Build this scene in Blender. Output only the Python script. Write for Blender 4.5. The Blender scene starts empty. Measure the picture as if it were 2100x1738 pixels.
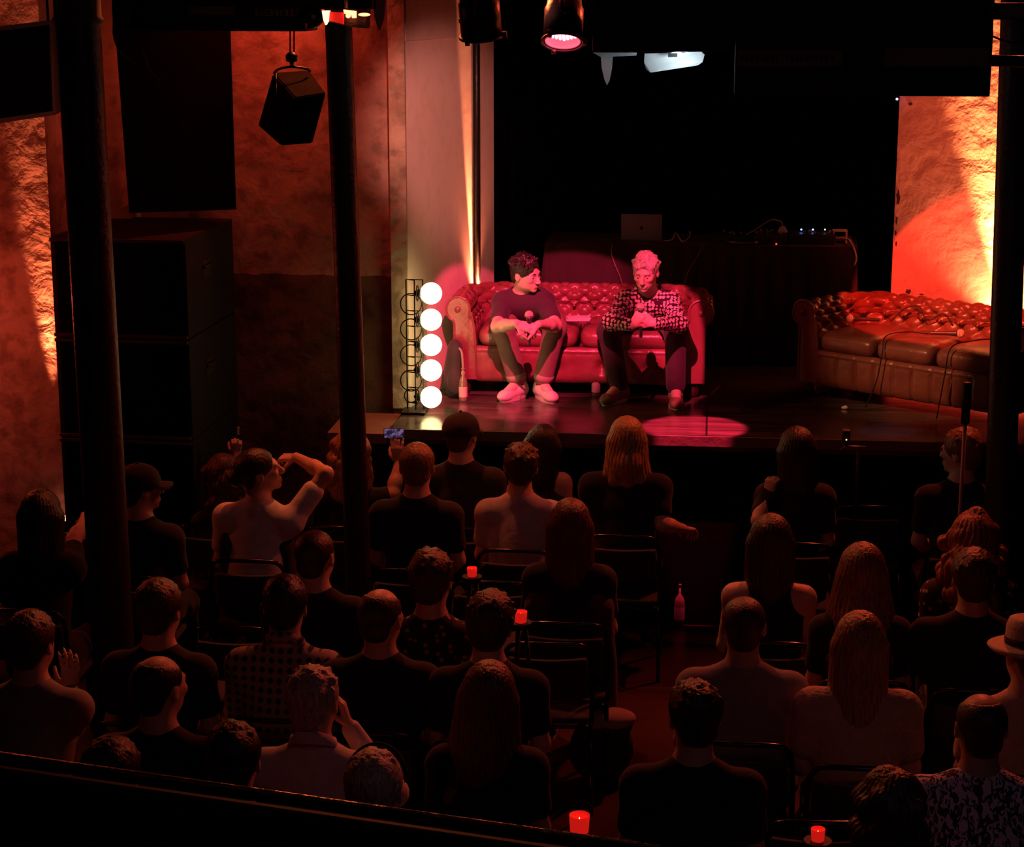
import bpy, bmesh, math, random
import numpy as np
from mathutils import Vector, Matrix, Euler
random.seed(7)
rng = np.random.RandomState(11)
SC = bpy.context.scene
COL = SC.collection
PI = math.pi
R_ = math.radians

# ------------------------------------------------------------------ camera
F_PX, CX, CY = 3900.0, 1050.0, 869.0
PITCH, YAW, EYE = R_(13.0), R_(6.0), 3.8
cam_d = bpy.data.cameras.new('camera')
cam = bpy.data.objects.new('camera', cam_d)
COL.objects.link(cam)
cam_d.sensor_width = 36.0
cam_d.lens = 36.0 * F_PX / 2100.0
cam_d.clip_start = 0.1
cam_d.clip_end = 100
cam.location = (0, 0, EYE)
cam.rotation_euler = (PI / 2 - PITCH, 0, YAW)
SC.camera = cam
VR = Vector((math.cos(YAW), math.sin(YAW), 0))
VF = Vector((-math.sin(YAW) * math.cos(PITCH), math.cos(YAW) * math.cos(PITCH), -math.sin(PITCH)))
VU = VR.cross(VF)

def ray(u, v):
    return VR * ((u - CX) / F_PX) - VU * ((v - CY) / F_PX) + VF
def P(u, v, d):            # point at view depth d
    return Vector((0, 0, EYE)) + ray(u, v) * d
def G(u, v, z):            # point on the level z
    r = ray(u, v); return P(u, v, (z - EZ0) / r.z)
EZ0 = EYE
def W(u, v, y):            # point on the room plane Y = y
    r = ray(u, v); return P(u, v, y / r.y)

# ------------------------------------------------------------------ world, exposure, room lights
SC.view_settings.view_transform = 'Standard'
SC.view_settings.look = 'None'
SC.view_settings.exposure = 0.0
SC.view_settings.gamma = 1.0
SC.view_settings.use_curve_mapping = False
wd = bpy.data.worlds.new('dark'); SC.world = wd; wd.use_nodes = True
wd.node_tree.nodes['Background'].inputs[0].default_value = (1.0, 0.12, 0.05, 1)
wd.node_tree.nodes['Background'].inputs[1].default_value = 0.0012
try:
    SC.cycles.use_denoising = True
    SC.cycles.max_bounces = 5
    SC.cycles.diffuse_bounces = 2
    SC.cycles.glossy_bounces = 3
    SC.cycles.sample_clamp_indirect = 2.0
except Exception:
    pass

def aim(o, tgt):
    o.rotation_euler = (Vector(tgt) - o.location).to_track_quat('-Z', 'Y').to_euler()
def spot(loc, tgt, power, color, deg, blend=0.1, size=0.03, name='spot_light'):
    l = bpy.data.lights.new(name, 'SPOT'); l.energy = power; l.color = color
    l.spot_size = R_(deg); l.spot_blend = blend; l.shadow_soft_size = size
    o = bpy.data.objects.new(name, l); COL.objects.link(o); o.location = loc; aim(o, tgt); return o
def area(loc, tgt, power, color, sx, sy, name='flood_light'):
    l = bpy.data.lights.new(name, 'AREA'); l.energy = power; l.color = color
    l.shape = 'RECTANGLE'; l.size = sx; l.size_y = sy
    o = bpy.data.objects.new(name, l); COL.objects.link(o); o.location = loc; aim(o, tgt); return o

KS, KL = .852, .93           # depth factors of the stage zone and of the left bay
ST = 1.2                     # height of the stage deck
def Ps(u, v, d): return P(u, v, d * KS)
def Ws(u, v, y): return W(u, v, y * KS)
def Pl(u, v, d): return P(u, v, d * KL)
def Wl(u, v, y): return W(u, v, y * KL)
def plan(p): return Vector((p.x, p.y, 0))
# plan of the two splayed side walls of the stage
PA_ = plan(G(838, 837, ST)); PB_ = plan(Ps(1013, 400, 15.6)); PR1 = plan(Ps(1836, 400, 15.6)); PR2 = plan(Ps(2260, 400, 14.9))
dL = (PB_ - PA_).normalized(); nL = Vector((dL.y, -dL.x, 0))
dR = (PR2 - PR1).normalized(); nR = Vector((dR.y, -dR.x, 0))
def on_wall(u, v, p0, n):
    r = ray(u, v); o = Vector((0, 0, EYE)); return o + r * ((p0 - o).dot(n) / r.dot(n))
def on_left(u, v): return on_wall(u, v, PA_, nL)
def on_right(u, v): return on_wall(u, v, PR1, nR)
PIER_Y = 11.8 * KL
PIER_X = W(106, 520, PIER_Y).x

# profile spots on the rig over the hall: pink on the left sofa, red on the right sofa, pink pool on the stage lip
spot(P(1120, -330, 8.3), Ps(1155, 690, 14.4), 2300, (1, .045, .13), 23.5, .05, .02, 'spot_pink')
spot(P(1560, -400, 8.6), on_right(2040, 712), 2100, (1, .035, .018), 20.5, .05, .02, 'spot_red')
spot(P(1400, -240, 10.0), G(1422, 878, ST), 3600, (1, .03, .10), 12, .3, .01, 'spot_lip')
# wall washers lying at the foot of the walls
spot(on_left(971, 625) + nL * .045, on_left(958, 60) + nL * -.03, 3600, (1, .25, .10), 15, .8, .01, 'washer_stage_left')
spot(on_right(2064, 690) + nR * .09, on_right(2046, 60) + nR * .0, 4200, (1, .25, .075), 30, 1., .02, 'washer_stage_right')
spot(on_right(2060, 680) + nR * .10, on_right(2040, 60) + nR * .05, 230, (1, .20, .07), 110, 1., .03, 'washer_stage_right_wide')
spot(on_left(971, 600) + nL * .05, on_left(960, 60) + nL * .02, 110, (1, .20, .09), 90, 1., .03, 'washer_stage_left_wide')
spot((PIER_X - .03, PIER_Y - .06, 1.15), (PIER_X - .06, PIER_Y - .01, 3.4), 900, (1, .20, .075), 16, .9, .02, 'washer_hall_left')
pl_ = bpy.data.lights.new('washer_spill', 'POINT'); pl_.energy = 13; pl_.color = (1, .09, .045); pl_.shadow_soft_size = .04  # free point light added to widen the left washer's red spill
lo_ = bpy.data.objects.new('washer_spill', pl_); COL.objects.link(lo_); lo_.location = (PIER_X - .55, PIER_Y - .75, 2.0)
# unseen fill spots added to brighten concrete bay, left pier and right stage wall
spot(P(500, -240, 11.0), W(560, 330, 11.58), 120, (1, .07, .032), 110, .8, .15, 'bay_fill')
spot(P(-60, -230, 9.0), W(20, 260, PIER_Y), 22, (1, .10, .04), 80, .8, .15, 'pier_fill')
spot(P(1900, -240, 11.0), on_right(1960, 330), 170, (1, .10, .045), 46, .9, .1, 'right_wall_fill')
# backlights: unseen amber / red spots added to rim the first rows
spot(P(2000, -270, 11.2), P(1500, 1250, 8.0), 420, (1, .09, .035), 80, .6, .10, 'backlight_right')
spot(P(800, -280, 10.7), P(900, 1300, 8.0), 260, (1, .16, .045), 90, .6, .10, 'backlight_left')
spot(P(1155, 130, 8.9), P(1150, 1350, 8.0), 14, (1, .03, .07), 60, .8, .05, 'par_beam')
# small white work light under the truss
spot(P(1400, 116, 9.3), G(1820, 884, ST), 60, (.35, .5, 1), 7, .6, .03, 'work_light')
spot(P(1120, -60, 8.4), on_left(925, 300), 620, (1, .30, .24), 25, .9, .05, 'pale_fill')  # added spot standing in for warm bounce on the pale stage wall
spot(P(900, -260, 8.6), Ps(1880, 760, 14.2), 700, (1, .36, .16), 15, .6, .03, 'amber_fill')  # unseen amber spot added to warm the front of the right sofa
area((1.2, 3.6, 3.9), (.6, 6.6, 1.0), 1.1, (.8, .65, 1), 1.2, .4, 'cool_fill')  # unseen cool area light added to lift the nearest viewers
# unseen red area light added for faint ambient bounce on the audience
area((-0.5, 3.0, 4.4), (-0.3, 9.5, 0.6), 1.7, (1, .13, .06), 5.0, 1.2, 'hall_fill')

# ------------------------------------------------------------------ materials
MATS = {}
def nodes(name):
    m = bpy.data.materials.new(name); m.use_nodes = True
    nt = m.node_tree; b = nt.nodes['Principled BSDF']
    return m, nt, b
def lin(c):
    return tuple(c) + (1,)
def mat(name, col, rough=.6, metal=0., bump=0., bscale=40., col2=None, cscale=6., spec=.5, stretch=None, sheen=0., coat=0.):
    if name in MATS: return MATS[name]
    m, nt, b = nodes(name)
    b.inputs['Base Color'].default_value = lin(col)
    b.inputs['Roughness'].default_value = rough
    b.inputs['Metallic'].default_value = metal
    b.inputs['Specular IOR Level'].default_value = spec
    if sheen: b.inputs['Sheen Weight'].default_value = sheen
    if coat: b.inputs['Coat Weight'].default_value = coat
    tc = nt.nodes.new('ShaderNodeTexCoord')
    src = tc.outputs['Object']
    if stretch:
        mp = nt.nodes.new('ShaderNodeMapping'); mp.inputs['Scale'].default_value = stretch
        nt.links.new(src, mp.inputs[0]); src = mp.outputs[0]
    if col2 is None: col2 = tuple(x * .78 for x in col)
    n = nt.nodes.new('ShaderNodeTexNoise'); n.inputs['Scale'].default_value = cscale; n.inputs['Detail'].default_value = 5
    nt.links.new(src, n.inputs['Vector'])
    r = nt.nodes.new('ShaderNodeValToRGB'); r.color_ramp.elements[0].position = .35; r.color_ramp.elements[1].position = .65
    r.color_ramp.elements[0].color = lin(col2); r.color_ramp.elements[1].color = lin(col)
    nt.links.new(n.outputs[0], r.inputs[0]); nt.links.new(r.outputs[0], b.inputs['Base Color'])
    if bump:
        n2 = nt.nodes.new('ShaderNodeTexNoise'); n2.inputs['Scale'].default_value = bscale; n2.inputs['Detail'].default_value = 4
        nt.links.new(src, n2.inputs['Vector'])
        bp = nt.nodes.new('ShaderNodeBump'); bp.inputs['Strength'].default_value = min(1, bump); bp.inputs['Distance'].default_value = .01 * max(1, bump)
        nt.links.new(n2.outputs[0], bp.inputs['Height']); nt.links.new(bp.outputs[0], b.inputs['Normal'])
    MATS[name] = m
    return m
def glow(name, col, strength):
    if name in MATS: return MATS[name]
    m, nt, b = nodes(name)
    b.inputs['Base Color'].default_value = lin(col)
    b.inputs['Emission Color'].default_value = lin(col); b.inputs['Emission Strength'].default_value = strength
    MATS[name] = m; return m
def glass(name, col=(1, 1, 1), rough=.05):
    if name in MATS: return MATS[name]
    m, nt, b = nodes(name)
    b.inputs['Base Color'].default_value = lin(col); b.inputs['Roughness'].default_value = rough
    b.inputs['Transmission Weight'].default_value = 1.0; b.inputs['IOR'].default_value = 1.45
    MATS[name] = m; return m

def plaster(name, c1, c2, c3, bump=.6, dirt=.6, split=None, lowcol=None, crust=6.0, cs=1.3):
    """mottled old plaster; split = height under which the colour is darkened"""
    m, nt, b = nodes(name)
    L = nt.links.new
    geo = nt.nodes.new('ShaderNodeNewGeometry')
    n = nt.nodes.new('ShaderNodeTexNoise'); n.inputs['Scale'].default_value = cs; n.inputs['Detail'].default_value = 9; n.inputs['Roughness'].default_value = .62
    L(geo.outputs['Position'], n.inputs['Vector'])
    r = nt.nodes.new('ShaderNodeValToRGB'); cr = r.color_ramp
    cr.elements[0].position = .34; cr.elements[0].color = lin(c3)
    cr.elements[1].position = .62; cr.elements[1].color = lin(c1)
    e = cr.elements.new(.47); e.color = lin(c2)
    L(n.outputs[0], r.inputs[0])
    col = r.outputs[0]
    n3 = nt.nodes.new('ShaderNodeTexNoise'); n3.inputs['Scale'].default_value = 9; n3.inputs['Detail'].default_value = 6
    L(geo.outputs['Position'], n3.inputs['Vector'])
    r3 = nt.nodes.new('ShaderNodeValToRGB'); r3.color_ramp.elements[0].position = .38; r3.color_ramp.elements[1].position = .5
    r3.color_ramp.elements[0].color = (.45, .42, .4, 1); r3.color_ramp.elements[1].color = (1, 1, 1, 1)
    L(n3.outputs[0], r3.inputs[0])
    mx = nt.nodes.new('ShaderNodeMix'); mx.data_type = 'RGBA'; mx.blend_type = 'MULTIPLY'; mx.inputs['Factor'].default_value = dirt
    L(col, mx.inputs[6]); L(r3.outputs[0], mx.inputs[7]); col = mx.outputs[2]
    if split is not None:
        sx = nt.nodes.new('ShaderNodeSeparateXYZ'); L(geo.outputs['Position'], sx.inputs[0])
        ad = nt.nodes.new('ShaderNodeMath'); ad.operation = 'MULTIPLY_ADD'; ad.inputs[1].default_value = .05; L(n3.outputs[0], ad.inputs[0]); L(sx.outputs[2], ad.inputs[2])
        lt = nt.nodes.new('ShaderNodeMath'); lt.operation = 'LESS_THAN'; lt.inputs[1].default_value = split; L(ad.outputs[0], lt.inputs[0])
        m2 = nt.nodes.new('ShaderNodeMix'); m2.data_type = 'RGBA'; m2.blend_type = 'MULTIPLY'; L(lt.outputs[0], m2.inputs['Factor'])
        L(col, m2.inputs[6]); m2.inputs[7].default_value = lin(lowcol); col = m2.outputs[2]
    L(col, b.inputs['Base Color'])
    b.inputs['Roughness'].default_value = .9; b.inputs['Specular IOR Level'].default_value = .2
    nb = nt.nodes.new('ShaderNodeTexNoise'); nb.inputs['Scale'].default_value = crust; nb.inputs['Detail'].default_value = 8; nb.inputs['Distortion'].default_value = .25
    L(geo.outputs['Position'], nb.inputs['Vector'])
    bp = nt.nodes.new('ShaderNodeBump'); bp.inputs['Strength'].default_value = bump; bp.inputs['Distance'].default_value = .04
    L(nb.outputs[0], bp.inputs['Height']); L(bp.outputs[0], b.inputs['Normal'])
    return m

# ------------------------------------------------------------------ mesh helpers
def link(name, me, m=None, parent=None, smooth=False):
    o = bpy.data.objects.new(name, me); COL.objects.link(o)
    if m is not None: me.materials.append(m)
    if parent is not None: o.parent = parent
    if smooth:
        me.polygons.foreach_set('use_smooth', [True] * len(me.polygons))
    return o
def obj(name, bm, m=None, parent=None, smooth=False):
    bmesh.ops.recalc_face_normals(bm, faces=bm.faces[:])
    me = bpy.data.meshes.new(name); bm.to_mesh(me); bm.free()
    return link(name, me, m, parent, smooth)
def tag(o, label=None, cat=None, group=None, kind=None):
    if label: o['label'] = label
    if cat: o['category'] = cat
    if group: o['group'] = group
    if kind: o['kind'] = kind
    return o
def thing(name, label, cat, loc=(0, 0, 0), rz=0, group=None):
    o = bpy.data.objects.new(name, None); COL.objects.link(o); o.empty_display_size = .1
    o.location = loc; o.rotation_euler = (0, 0, rz)
    return tag(o, label, cat, group)
def struct(o):
    o['kind'] = 'structure'; return o
def dup(root, loc=None, rz=None, label=None, group=None):
    r = root.copy(); COL.objects.link(r)
    if loc is not None: r.location = loc
    if rz is not None: r.rotation_euler = (0, 0, rz)
    if label: r['label'] = label
    if group: r['group'] = group
    for ch in list(root.children):
        c = ch.copy(); COL.objects.link(c); c.parent = r
        for g in ch.children:
            d = g.copy(); COL.objects.link(d); d.parent = c
    return r

def box(bm, c, s, rz=0, bev=0., M=None):
    mtx = Matrix.Translation(Vector(c)) @ (M.to_4x4() if M is not None else Matrix.Rotation(rz, 4, 'Z')) @ Matrix.Diagonal((s[0], s[1], s[2], 1))
    r = bmesh.ops.create_cube(bm, size=1, matrix=mtx)
    if bev:
        es = {e for v in r['verts'] for e in v.link_edges}
        bmesh.ops.bevel(bm, geom=list(es), offset=bev, segments=3, affect='EDGES', profile=.6)
def spline(pts, n=6):
    pts = [Vector(p) for p in pts]
    if len(pts) < 3: return pts
    out = []
    q = [pts[0] * 2 - pts[1]] + pts + [pts[-1] * 2 - pts[-2]]
    for i in range(1, len(q) - 2):
        a, b, c, d = q[i - 1:i + 3]
        for k in range(n):
            t = k / n
            out.append(.5 * ((2 * b) + (-a + c) * t + (2 * a - 5 * b + 4 * c - d) * t * t + (-a + 3 * b - 3 * c + d) * t ** 3))
    out.append(pts[-1]); return out
def tube(bm, pts, r, seg=8, closed=False, cap=True):
    pts = [Vector(p) for p in pts]; n = len(pts)
    rs = r if isinstance(r, (list, tuple)) else [r] * n
    rings = []; ref = None
    for i, p in enumerate(pts):
        if closed: t = pts[(i + 1) % n] - pts[i - 1]
        else: t = pts[min(i + 1, n - 1)] - pts[max(i - 1, 0)]
        t.normalize()
        if ref is None: ref = t.orthogonal().normalized()
        ref = (ref - t * ref.dot(t))
        if ref.length < 1e-6: ref = t.orthogonal()
        ref.normalize(); b = t.cross(ref)
        rings.append([bm.verts.new(p + (ref * math.cos(a) + b * math.sin(a)) * rs[i]) for a in [2 * PI * k / seg for k in range(seg)]])
    m = n if closed else n - 1
    for i in range(m):
        A, B = rings[i], rings[(i + 1) % n]
        for k in range(seg): bm.faces.new((A[k], A[(k + 1) % seg], B[(k + 1) % seg], B[k]))
    if cap and not closed:
        bm.faces.new(rings[0][::-1]); bm.faces.new(rings[-1])
def ring(bm, c, R, r, M=None, n=28, seg=6):
    M = M or Matrix.Identity(3)
    tube(bm, [Vector(c) + M @ Vector((math.cos(2 * PI * k / n) * R, math.sin(2 * PI * k / n) * R, 0)) for k in range(n)], r, seg, closed=True)
def lathe(bm, prof, c=(0, 0, 0), M=None, seg=24):
    M = M or Matrix.Identity(3); c = Vector(c); rings = []
    for (r, z) in prof:
        if r < 1e-5: rings.append([bm.verts.new(c + M @ Vector((0, 0, z)))])
        else: rings.append([bm.verts.new(c + M @ Vector((r * math.cos(2 * PI * k / seg), r * math.sin(2 * PI * k / seg), z))) for k in range(seg)])
    for A, B in zip(rings, rings[1:]):
        if len(A) == 1 and len(B) == 1: continue
        for k in range(seg):
            k2 = (k + 1) % seg
            if len(A) == 1: bm.faces.new((A[0], B[k2], B[k]))
            elif len(B) == 1: bm.faces.new((A[k], A[k2], B[0]))
            else: bm.faces.new((A[k], A[k2], B[k2], B[k]))
def ball(bm, c, r, seg=16, M=None):
    s = r if isinstance(r, (tuple, list)) else (r, r, r)
    mtx = Matrix.Translation(Vector(c)) @ (M.to_4x4() if M is not None else Matrix.Identity(4)) @ Matrix.Diagonal((s[0], s[1], s[2], 1))
    bmesh.ops.create_uvsphere(bm, u_segments=seg, v_segments=max(6, seg // 2 + 2), radius=1, matrix=mtx)
def prism(bm, pts, d):
    """closed outline of 3D points pushed by vector d"""
    d = Vector(d); A = [bm.verts.new(Vector(p)) for p in pts]; B = [bm.verts.new(Vector(p) + d) for p in pts]
    bm.faces.new(A); bm.faces.new(B[::-1]); n = len(A)
    for i in range(n): bm.faces.new((A[i], B[i], B[(i + 1) % n], A[(i + 1) % n]))
def pillow(bm, c, s, e=.28, nu=36, nv=20, M=None):
    """superellipsoid cushion"""
    M = M or Matrix.Identity(3); c = Vector(c); rows = []
    f = lambda x, p: math.copysign(abs(x) ** p, x)
    for j in range(nv + 1):
        ph = -PI / 2 + PI * j / nv
        row = []
        for i in range(nu):
            th = 2 * PI * i / nu
            x = f(math.cos(th), e) * f(math.cos(ph), e * 1.6); y = f(math.sin(th), e) * f(math.cos(ph), e * 1.6); z = f(math.sin(ph), .75)
            row.append(bm.verts.new(c + M @ Vector((x * s[0] / 2, y * s[1] / 2, z * s[2] / 2))))
        rows.append(row)
    for A, B in zip(rows, rows[1:]):
        for i in range(nu): bm.faces.new((A[i], A[(i + 1) % nu], B[(i + 1) % nu], B[i]))
def rot(z=0, x=0, y=0):
    return (Matrix.Rotation(z, 3, 'Z') @ Matrix.Rotation(x, 3, 'X') @ Matrix.Rotation(y, 3, 'Y'))
def frame_to(d, up=(0, 0, 1)):
    d = Vector(d).normalized(); u = Vector(up)
    x = u.cross(d)
    if x.length < 1e-4: x = Vector((1, 0, 0)).cross(d)
    x.normalize(); y = d.cross(x)
    return Matrix((x, y, d)).transposed()      # columns x, y, z=d

# ------------------------------------------------------------------ implicit surfaces (bodies, clothes, hair)
class Sdf:
    def __init__(s, res=.008): s.res = res; s.ops = []; s.post = []
    def cone(s, a, b, ra, rb=None, k=.02, op='u'): s.ops.append((op, 'c', Vector(a), Vector(b), ra, ra if rb is None else rb, k)); return s
    def ell(s, c, r, R=None, k=.02, op='u'):
        r = (r, r, r) if isinstance(r, (int, float)) else tuple(r)
        s.ops.append((op, 'e', Vector(c), r, R or Matrix.Identity(3), None, k)); return s
    def plane(s, p, n, k=.01): s.ops.append(('cut', 'p', Vector(p), Vector(n).normalized(), None, None, k)); return s
    def bounds(s):
        lo = np.array([1e9] * 3); hi = -lo
        for o in s.ops:
            if o[0] != 'u': continue
            l, h = s.bb(o); lo = np.minimum(lo, l); hi = np.maximum(hi, h)
        return lo - .03, hi + .03
    def bb(s, o):
        if o[1] == 'c':
            a, b = np.array(o[2]), np.array(o[3]); r = max(o[4], o[5])
            return np.minimum(a, b) - r, np.maximum(a, b) + r
        c = np.array(o[2]); r = max(o[3]); 
        Rm = np.array(o[4]); e = np.sqrt(((Rm * np.array(o[3])) ** 2).sum(1))
        return c - e, c + e
    def mesh(s, name):
        lo, hi = s.bounds(); h = s.res
        n = np.ceil((hi - lo) / h).astype(int) + 1
        F = np.full(tuple(n), .06, np.float32)
        ax = [(lo[i] + h * np.arange(n[i])).astype(np.float32) for i in range(3)]
        for o in s.ops:
            k = max(o[6], 1e-4)
            if o[1] == 'p':
                X, Y, Z = np.ix_(*ax); nn = o[3]
                d = (X - o[2].x) * nn.x + (Y - o[2].y) * nn.y + (Z - o[2].z) * nn.z
                q = np.maximum(k - np.abs(F - d), 0) / k
                F = np.maximum(F, d) + q * q * k * .25; F = F.astype(np.float32)
                continue
            l, u = s.bb(o); m = k + .03
            i0 = np.clip(np.floor((l - m - lo) / h).astype(int), 0, n); i1 = np.clip(np.ceil((u + m - lo) / h).astype(int) + 1, 0, n)
            if (i1 <= i0).any(): continue
            sl = tuple(slice(i0[i], i1[i]) for i in range(3))
            X, Y, Z = np.ix_(ax[0][sl[0]], ax[1][sl[1]], ax[2][sl[2]])
            if o[1] == 'c':
                a, b, ra, rb = o[2], o[3], o[4], o[5]; ab = b - a; L2 = max(ab.dot(ab), 1e-9)
                px, py, pz = X - a.x, Y - a.y, Z - a.z
                t = np.clip((px * ab.x + py * ab.y + pz * ab.z) / L2, 0, 1)
                d = np.sqrt((px - t * ab.x) ** 2 + (py - t * ab.y) ** 2 + (pz - t * ab.z) ** 2) - (ra + (rb - ra) * t)
            else:
                c, r, Rm = o[2], o[3], o[4]
                px, py, pz = X - c.x, Y - c.y, Z - c.z
                q = [(px * Rm[0][i] + py * Rm[1][i] + pz * Rm[2][i]) / r[i] for i in range(3)]
                k0 = np.sqrt(q[0] ** 2 + q[1] ** 2 + q[2] ** 2)
                k1 = np.sqrt((q[0] / r[0]) ** 2 + (q[1] / r[1]) ** 2 + (q[2] / r[2]) ** 2)
                d = k0 * (k0 - 1) / np.maximum(k1, 1e-6)
            A = F[sl]
            if o[0] == 'u':
                q = np.maximum(k - np.abs(A - d), 0) / k
                F[sl] = np.minimum(A, d) - q * q * k * .25
            else:
                q = np.maximum(k - np.abs(A + d), 0) / k
                F[sl] = np.maximum(A, -d) + q * q * k * .25
        for fn in s.post:
            X, Y, Z = np.ix_(*ax); F = (F + fn(X, Y, Z)).astype(np.float32)
        F[0] = F[-1] = 1; F[:, 0] = F[:, -1] = 1; F[:, :, 0] = F[:, :, -1] = 1
        return nets(F, lo, h, name)

def nets(F, lo, h, name):
    S = F < 0
    c = np.zeros(tuple(np.array(F.shape) - 1), np.int8)
    for dx in (0, 1):
        for dy in (0, 1):
            for dz in (0, 1):
                c += S[dx:F.shape[0] - 1 + dx, dy:F.shape[1] - 1 + dy, dz:F.shape[2] - 1 + dz]
    I, J, K = np.nonzero((c > 0) & (c < 8)); n = len(I)
    vid = np.full(c.shape, -1, np.int32); vid[I, J, K] = np.arange(n)
    acc = np.zeros((n, 3)); cnt = np.zeros(n)
    cor = [(a, b, d) for a in (0, 1) for b in (0, 1) for d in (0, 1)]
    for p in cor:
        for axs in range(3):
            if p[axs]: continue
            q = list(p); q[axs] = 1
            a = F[I + p[0], J + p[1], K + p[2]]; b = F[I + q[0], J + q[1], K + q[2]]
            m = (a < 0) != (b < 0)
            t = np.where(m, a / np.where(m, a - b, 1), 0)
            for x in range(3): acc[:, x] += np.where(m, p[x] + (t if x == axs else 0), 0)
            cnt += m
    V = (acc / cnt[:, None] + np.stack([I, J, K], 1)) * h + lo
    quads = []
    for axs in range(3):
        s0 = [slice(1, -1)] * 3; s1 = [slice(1, -1)] * 3
        s0[axs] = slice(0, -1); s1[axs] = slice(1, None)
        a = S[tuple(s0)]; b = S[tuple(s1)]
        for flip in (False, True):
            m = (a & ~b) if not flip else (~a & b)
            idx = np.array(np.nonzero(m)).T
            if not len(idx): continue
            off = np.ones(3, int); off[axs] = 0; idx = idx + off
            u, w = (axs + 1) % 3, (axs + 2) % 3
            eu = np.zeros(3, int); eu[u] = 1; ew = np.zeros(3, int); ew[w] = 1
            g = lambda q: vid[q[:, 0], q[:, 1], q[:, 2]]
            Q = np.stack([g(idx - eu - ew), g(idx - ew), g(idx), g(idx - eu)], 1)
            if flip: Q = Q[:, ::-1]
            quads.append(Q)
    Q = np.concatenate(quads); Q = Q[(Q >= 0).all(1)]
    me = bpy.data.meshes.new(name)
    me.vertices.add(n); me.vertices.foreach_set('co', V.astype(np.float32).ravel())
    me.loops.add(Q.size); me.loops.foreach_set('vertex_index', Q.astype(np.int32).ravel())
    me.polygons.add(len(Q)); me.polygons.foreach_set('loop_start', np.arange(0, Q.size, 4, dtype=np.int32))
    me.polygons.foreach_set('use_smooth', np.ones(len(Q), bool))
    me.update(calc_edges=True); me.validate()
    return me
def sobj(S, name, m, parent=None):
    return link(name, S.mesh(name), m, parent)
# ================================================================== the room
M_black = mat('black_paint', (.012, .011, .012), .55, spec=.3)
M_blackmetal = mat('black_metal', (.015, .014, .014), .38, metal=.6, bump=.2, bscale=60)
M_iron = mat('iron_column', (.035, .028, .024), .42, metal=.3, bump=.5, bscale=35, col2=(.02, .016, .014))
M_chrome = mat('chrome', (.55, .55, .56), .22, metal=1.)
M_curtain = mat('curtain', (.004, .0035, .004), 1., spec=0.)
M_grille = mat('grille', (.0025, .0025, .0025), .9, bump=.4, bscale=400, spec=.05)
M_cab = mat('cabinet_paint', (.012, .009, .009), .7, bump=.4, bscale=180, spec=.2)
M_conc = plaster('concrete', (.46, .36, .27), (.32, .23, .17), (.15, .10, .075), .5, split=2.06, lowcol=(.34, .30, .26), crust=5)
M_pale = plaster('pale_plaster', (.66, .57, .50), (.63, .54, .47), (.58, .48, .42), .12, dirt=.12, crust=2.2, cs=.7)
M_strip = plaster('strip_plaster', (.52, .46, .34), (.40, .34, .24), (.22, .18, .12), .5, crust=9, cs=2.5)
M_rough = plaster('rough_plaster', (.62, .50, .42), (.48, .36, .29), (.20, .13, .10), .9, crust=7, cs=2.0)
M_right = plaster('right_plaster', (.62, .52, .46), (.58, .48, .42), (.44, .34, .29), .45, dirt=.2, crust=6, cs=.8)
M_orange = plaster('trim_plaster', (.55, .42, .34), (.50, .37, .30), (.36, .25, .20), .2, crust=8)

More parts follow.
